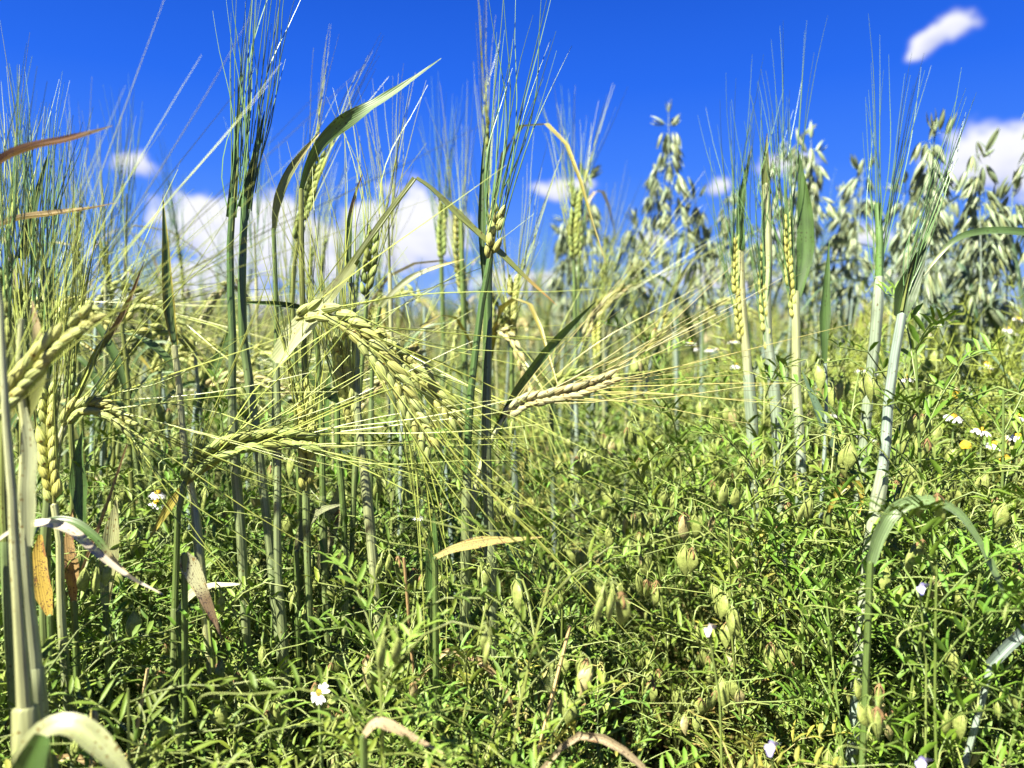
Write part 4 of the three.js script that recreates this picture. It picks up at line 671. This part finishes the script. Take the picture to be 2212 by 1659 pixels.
// beyond a good metre nobody could count the lentils: one mass
{
  const R = rng(1300), lists = lentilVariants.slice(6).map(() => []);
  for (let d = 1.1; d < 9; d += 0.075 + 0.022 * d) { const st = 0.08 + 0.022 * d, half = 0.78 * d + 0.3; for (let x = -half; x < half; x += st) lists[Math.floor(R() * 6)].push([x + (R() - 0.5) * st, d + (R() - 0.5) * st]); }
  for (let d = 0.2; d < 1.1; d += 0.08) for (const sg of [-1, 1]) for (let k = 0; k < 5; k++) lists[Math.floor(R() * 6)].push([sg * (0.69 * d + 0.08 + k * 0.075 + R() * 0.03), d + (R() - 0.5) * 0.05]);
  const mass = new THREE.Group(); mass.name = 'lentil_field'; mass.userData = { kind: 'stuff', label: 'mass of green lentils running back under the cereals', category: 'lentils' };
  const dm = new THREE.Object3D(), tint = new THREE.Color();
  lists.forEach((list, v) => {
    const im = new THREE.InstancedMesh(lentilVariants[v + 6].all, M.leaflet, list.length); im.name = 'lentil_mass'; im.userData.kind = 'stuff'; im.castShadow = im.receiveShadow = true;
    list.forEach(([x, d], i) => { const s = canopy(x, d) / 0.345; dm.position.set(x, 0, -d); dm.rotation.set((R() - 0.5) * 0.2, R() * 6.28, (R() - 0.5) * 0.2); dm.scale.set(1.1, s * (0.9 + 0.2 * R()), 1.1); dm.updateMatrix(); im.setMatrixAt(i, dm.matrix); const k = 0.85 + 0.35 * R(); im.setColorAt(i, tint.setRGB(k * (1 + 0.2 * R()), k, k * 0.9)); });
    mass.add(im);
  });
  scene.add(mass);
}
// straw and dead stems on the soil under the gap
{
  const R = rng(1400), mb = new MB();
  for (let i = 0; i < 900; i++) { const d = 0.26 + 0.75 * R(), x = (R() - 0.5) * 1.5 * d, a = R() * 6.28, l = 0.02 + 0.06 * R(), y = 0.003 + 0.02 * R() * R(), e = V(Math.cos(a) * l, (R() - 0.35) * 0.03, Math.sin(a) * l), q = V(x, y, -d); tube(mb, [q, q.clone().addScaledVector(e, 0.5).add(V(0, 0.004 * R(), 0)), q.clone().add(e)], 2, 4, 0.0006 + 0.001 * R(), vary(R() < 0.5 ? C.straw : [0.22, 0.15, 0.08], R, 0.25)); }
  const m = part('straw_litter', mb, M.dry, scene, 'stuff'); m.userData.label = 'dry straw and dead stems littering the soil'; m.userData.category = 'straw';
}
// small lilac lentil flowers
[[1986, 1270, 0.33, 'tiny lilac lentil flower at right under the arching leaf'], [1985, 1645, 0.275, 'lilac lentil flower at the bottom edge, right'], [1530, 1358, 0.325, 'pale lilac lentil flower among the plump pods'], [1662, 1610, 0.28, 'tiny white flower low in the bottom right tangle']].forEach(([x, y, d, label], i) => {
  const q = W(x, y, d), R = rng(1500 + i), g = thing('lentil_flower', label, 'flower', [q.x, 0, q.z]);
  part('stalk', tube(new MB(), [V(0.01, -0.002, -0.01), V(0.012, q.y * 0.6, -0.008), V(0.003, q.y - 0.004, -0.002), V(0, q.y, 0)], 10, 4, [[0, 0.0010], [1, 0.0005]], [0.16, 0.21, 0.05]), M.vine, g);
  const lil = i === 2 ? [0.50, 0.44, 0.46] : [0.36, 0.34, 0.58];
  for (let k = 0; k < 3; k++) { const a = k * 2.1, dx = Math.cos(a) * 0.6; part('petal', blade(new MB(), [V(0, q.y, 0), V(dx * 0.002, q.y + 0.001 + 0.001 * (k === 0), 0.002), V(dx * 0.004, q.y + (k ? -0.002 : 0.003), 0.004)], { w: [[0, 0.001], [0.5, 0.0036], [1, 0.001]], col: lil, n: V(dx, 0.8, 0.5), R, seg: 6 }), M.petal, g); }
});

// ---------------------------------------------------------------- the barley behind
function makeBackBarley(seed, upright, group) {
  const R = rng(seed), g = new THREE.Group(), h = 0.44 + 0.07 * R(), tall = upright ? h + 0.02 : h, lean = (R() - 0.5) * 0.06;
  const pts = [V(0, -0.004, 0), V(lean * 0.2, tall * 0.4, 0.004), V(lean * 0.6, tall * 0.8, 0), V(lean, tall, 0)], yel = R();
  part('stem', tube(new MB(), pts, 12, 6, [[0, 0.0024], [0.7, 0.0021], [1, 0.0014]], vary(yel < 0.4 ? C.stemBlue : yel < 0.7 ? C.stemPale : C.stemGreen, R, 0.1)), M.stem, g);
  const cv = curveOf(pts), nl = 2 + (R() < 0.5 ? 1 : 0);
  for (let i = 0; i < nl; i++) {
    const q = cv.getPointAt(0.4 + 0.25 * i + 0.1 * R()), a = R() * 6.28, L = 0.09 + 0.09 * R(), dx = Math.cos(a), dz = Math.sin(a), dr = 0.3 + R(), old = R();
    part('leaf', blade(new MB(), [q, q.clone().add(V(dx * L * 0.2, L * 0.42, dz * L * 0.2)), q.clone().add(V(dx * L * 0.55, L * (0.62 - 0.2 * dr), dz * L * 0.55)), q.clone().add(V(dx * L * 0.9, L * (0.5 - 0.6 * dr), dz * L * 0.9))], { w: [[0, 0.004], [0.35, 0.0075], [1, 0.0005]], col: vary(old < 0.4 ? C.leafGreen : old < 0.7 ? C.leafOlive : old < 0.88 ? C.leafYellow : C.straw, R, 0.15), n: V(dx * 0.6, 0.7, dz * 0.6), R, seg: 8, twist: [[0, 0], [1, R() - 0.5]] }), M.blade, g);
  }
  const top = pts[3], a = R() * 6.28, dx = Math.cos(a), dz = Math.sin(a), el = 0.07 + 0.015 * R();
  const ep = upright ? [top, top.clone().add(V(lean * 0.2, el * 0.5, 0)), top.clone().add(V(lean * 0.5 + dx * 0.01, el, dz * 0.01))] : [top, top.clone().add(V(dx * 0.014, 0.016, dz * 0.014)), top.clone().add(V(dx * 0.04, 0.012, dz * 0.04)), top.clone().add(V(dx * 0.065, -0.012 - 0.02 * R(), dz * 0.065))];
  ear(g, ep, { n: 20, seed: seed + 1, merged: true, col: upright ? (R() < 0.8 ? 'grainGreen' : 'grain') : (R() < 0.2 ? 'grainTan' : 'grain'), awnCol: upright && R() < 0.5 ? 'awnGreen' : 'awn', awnLen: 0.105, awnSpread: upright ? 0.13 : 0.26, size: upright ? 0.82 : 1, splay: upright ? 0.13 : 0.26, face: V(-dz, 0.1, dx).normalize() });
  return g;
}
// thin green stalks crowding the left of the picture
{
  const R = rng(1900);
  for (let i = 0; i < 26; i++) {
    const d = 0.47 + 0.28 * R(), x = -10 + 1010 * Math.pow(R(), 1.3), kind = R(), top = Math.max(470 + 330 * R(), kind > 0.3 && kind < 0.62 ? 640 : 0), sway = (R() - 0.5) * 90;
    const path = [[x - sway, 1200], [x - sway * 0.4, 1000], [x, 840], [x + sway * 0.3, top + 60]];
    const g = stalk({ label: '', d, r: 0.0012 + 0.0008 * R(), col: kind < 0.5 ? C.stemGreen : C.leafOlive, col2: kind < 0.3 ? C.stemPale : null, path, seed: 1910 + i,
      leaves: [[0, 1], [1, R() < 0.6 ? 1 : 0]].filter(q => q[1]).map(([k]) => { const y0 = lerp(1000, top + 80, R()), dir = R() < 0.5 ? -1 : 1, L = 90 + 130 * R(), up = 0.4 + 0.8 * R(); return { path: [[x, y0], [x + dir * L * 0.15, y0 - L * 0.4 * up], [x + dir * L * 0.45, y0 - L * 0.75 * up], [x + dir * L * 0.9, y0 - L * (0.9 - 0.7 * R()) * up]], w: [[0, 0.003], [0.35, 0.0048 + 0.003 * R()], [1, 0.0004]], col: R() < 0.6 ? C.leafGreen : C.leafOlive, tip: R() < 0.4 ? C.leafYellow : null, n: V(-dir * 0.4, 0.5, 0.7) }; }),
      ears: kind < 0.62 ? [kind < 0.3 ? { path: [[x + sway * 0.3, top + 60], [x + sway * 0.35, top + 10], [x + sway * 0.4, top - 60]], n: 20, col: 'grainGreen', awnCol: R() < 0.5 ? 'awnGreen' : 'awn', awnLen: 0.10, awnSpread: 0.13, awnR: 0.85, bald: 2, splay: 0.1, merged: true } : { path: [[x + sway * 0.3, top + 60], [x + sway * 0.35 + 20, top + 25], [x + sway * 0.35 + 70, top + 20], [x + sway * 0.35 + 120, top + 60]], n: 22, col: 'grain', awnLen: 0.115, awnSpread: 0.3, awnR: 0.85, merged: true }] : [] });
    whereabouts(g, g.position.x, -g.position.z, kind < 0.3 ? 'thin upright barley stalk' : kind < 0.62 ? 'thin nodding barley stalk' : 'thin earless barley stalk', 'barley stalk', 'thin barley stalks in the left stand');
  }
  for (let i = 0; i < 24; i++) {                            // dead straw standing and leaning in the lentils
    const d = 0.3 + 0.45 * R(), u = (R() - 0.5) * 1.3, h = 0.22 + 0.17 * R(), lean = (R() - 0.5) * 0.16, g = thing('dry_stalk', '', 'dry stalk', [u * d, 0, -d]);
    part('stem', tube(new MB(), [V(0, -0.004, 0), V(lean * 0.3, h * 0.5, (R() - 0.5) * 0.02), V(lean, h, (R() - 0.5) * 0.04)], 10, 6, [[0, 0.0017], [1, 0.0009]], vary(R() < 0.6 ? C.straw : [0.27, 0.20, 0.10], R, 0.2)), M.stem, g);
    const q = V(lean * 0.75, h * 0.82, 0), s = R() < 0.5 ? -1 : 1; part('leaf', blade(new MB(), [q, q.clone().add(V(s * 0.02, 0.022, 0.006)), q.clone().add(V(s * 0.045, 0.012, 0.012)), q.clone().add(V(s * 0.06, -0.025, 0.014))], { w: [[0, 0.002], [0.4, 0.004], [1, 0.0004]], col: vary(C.straw, R, 0.2), n: V(0, 0.8, 0.5), R, seg: 10, fold: 1, twist: [[0, 0], [1, (R() - 0.5) * 3]] }), R() < 0.5 ? M.spotted : M.blade, g);
    whereabouts(g, u * d, d, 'dry straw stalk', 'dry stalk', 'dead straw among the lentils');
  }
}
const backs = []; for (let i = 0; i < 14; i++) backs.push(makeBackBarley(2000 + i * 11, i % 5 < 2));
{
  const R = rng(2200); let n = 0;
  const bands = [[0.55, 1.0, 66], [1.0, 1.6, 70], [1.6, 2.6, 100], [2.6, 3.8, 90]];
  for (const [d0, d1, count] of bands) for (let i = 0; i < count; i++) {
    const d = Math.sqrt(lerp(d0 * d0, d1 * d1, R())), u = (R() - 0.5) * 1.42, x = u * d;
    if (u > 0.18 && R() < (d < 1.4 ? 0.82 : 0.5)) continue;
    if (d < 1.0 && u > -0.02 && R() < 0.6) continue;
    const bi = Math.floor(R() * backs.length), g = backs[bi].clone(), ek = bi % 5 < 2 ? 'upright' : 'nodding'; g.name = numbered('barley_stalk'); scene.add(g);
    whereabouts(g, x, d, d < 1.0 ? ek + ' barley stalk' : d < 1.7 ? 'blurred ' + ek + ' barley stalk' : d < 2.6 ? 'far blurred ' + ek + ' barley stalk' : 'farthest tiny ' + ek + ' barley stalk', 'barley stalk', 'barley standing behind the front stalks');
    g.position.set(x, 0, -d); g.rotation.set((R() - 0.5) * 0.14, R() * 6.28, (R() - 0.5) * 0.14); const s = 0.9 + 0.22 * R(); g.scale.set(1, s, 1); n++;
  }
  // farther off the barley is one mass
  const geos = [0, 1, 2, 3].map(k => { const mb = []; for (let i = 0; i < 9; i++) { const src = backs[(k * 4 + i) % backs.length]; src.updateMatrixWorld(true); const m = new THREE.Matrix4().compose(V((R() - 0.5) * 0.34, 0, (R() - 0.5) * 0.34), new THREE.Quaternion().setFromEuler(new THREE.Euler((R() - 0.5) * 0.2, R() * 6.28, (R() - 0.5) * 0.2)), V(1, 0.9 + 0.2 * R(), 1)); src.traverse(o => { if (o.isMesh) mb.push(o.geometry.clone().applyMatrix4(m)); }); } return mergeGeometries(mb); });
  const field = new THREE.Group(); field.name = 'barley_field'; field.userData = { kind: 'stuff', label: 'distant barley crop reaching to the horizon', category: 'barley' };
  const lists = geos.map(() => []);
  for (let d = 3.7; d < 60; d *= 1.045) { const st = 0.2 + 0.035 * d, half = 0.85 * d + 1; for (let x = -half; x < half; x += st) lists[Math.floor(R() * 4)].push([x + (R() - 0.5) * st, d * (1 + (R() - 0.5) * 0.04)]); }
  const dm = new THREE.Object3D(), tint = new THREE.Color();
  geos.forEach((geo, v) => { const im = new THREE.InstancedMesh(geo, M.blade, lists[v].length); im.name = 'barley_mass'; im.userData.kind = 'stuff'; lists[v].forEach(([x, d], i) => { dm.position.set(x, 0, -d); dm.rotation.set(0, R() * 6.28, 0); const k = 1 + d * 0.02; dm.scale.set(k, 0.95 + 0.12 * R(), k); dm.updateMatrix(); im.setMatrixAt(i, dm.matrix); const c = 0.9 + 0.25 * R(); im.setColorAt(i, tint.setRGB(c * 1.05, c, c * 0.9)); }); field.add(im); });
  scene.add(field);
}
// yellow-green feathery chamomile foliage under the oats
{
  const R = rng(2500), mb = new MB();
  for (let i = 0; i < 26; i++) mb.add(featherGeo(700 + i % 3), matOf(V((R() - 0.5) * 0.05, 0.08 + 0.24 * R(), (R() - 0.5) * 0.05), V((R() - 0.5) * 1.6, 1, (R() - 0.5) * 1.6).normalize(), R() * 6.28, 0.8 + 0.6 * R()));
  tube(mb, [V(0, 0, 0), V(0.004, 0.16, 0), V(0, 0.3, 0.006)], 5, 4, 0.0012, [0.14, 0.17, 0.03]);
  const geo = mb.geo(), pts = []; for (let i = 0; i < 130; i++) { const d = 0.62 + 1.6 * R(), u = 0.28 + 0.5 * R(); if (u < 0.5 && R() < 0.5) continue; pts.push([u * d, d]); }
  const im = new THREE.InstancedMesh(geo, M.vine, pts.length); im.name = 'chamomile_foliage'; im.userData = { kind: 'stuff', label: 'yellow green feathery chamomile foliage under the oats', category: 'foliage' };
  const dm = new THREE.Object3D(), tint = new THREE.Color(); pts.forEach(([x, d], i) => { dm.position.set(x, 0, -d); dm.rotation.set((R() - 0.5) * 0.3, R() * 6.28, (R() - 0.5) * 0.3); dm.scale.setScalar(1.1 + 0.35 * R()); dm.updateMatrix(); im.setMatrixAt(i, dm.matrix); const k = 0.9 + 0.5 * R(); im.setColorAt(i, tint.setRGB(k * 1.1, k, k)); });
  scene.add(im);
}
renderer.render(scene, camera);
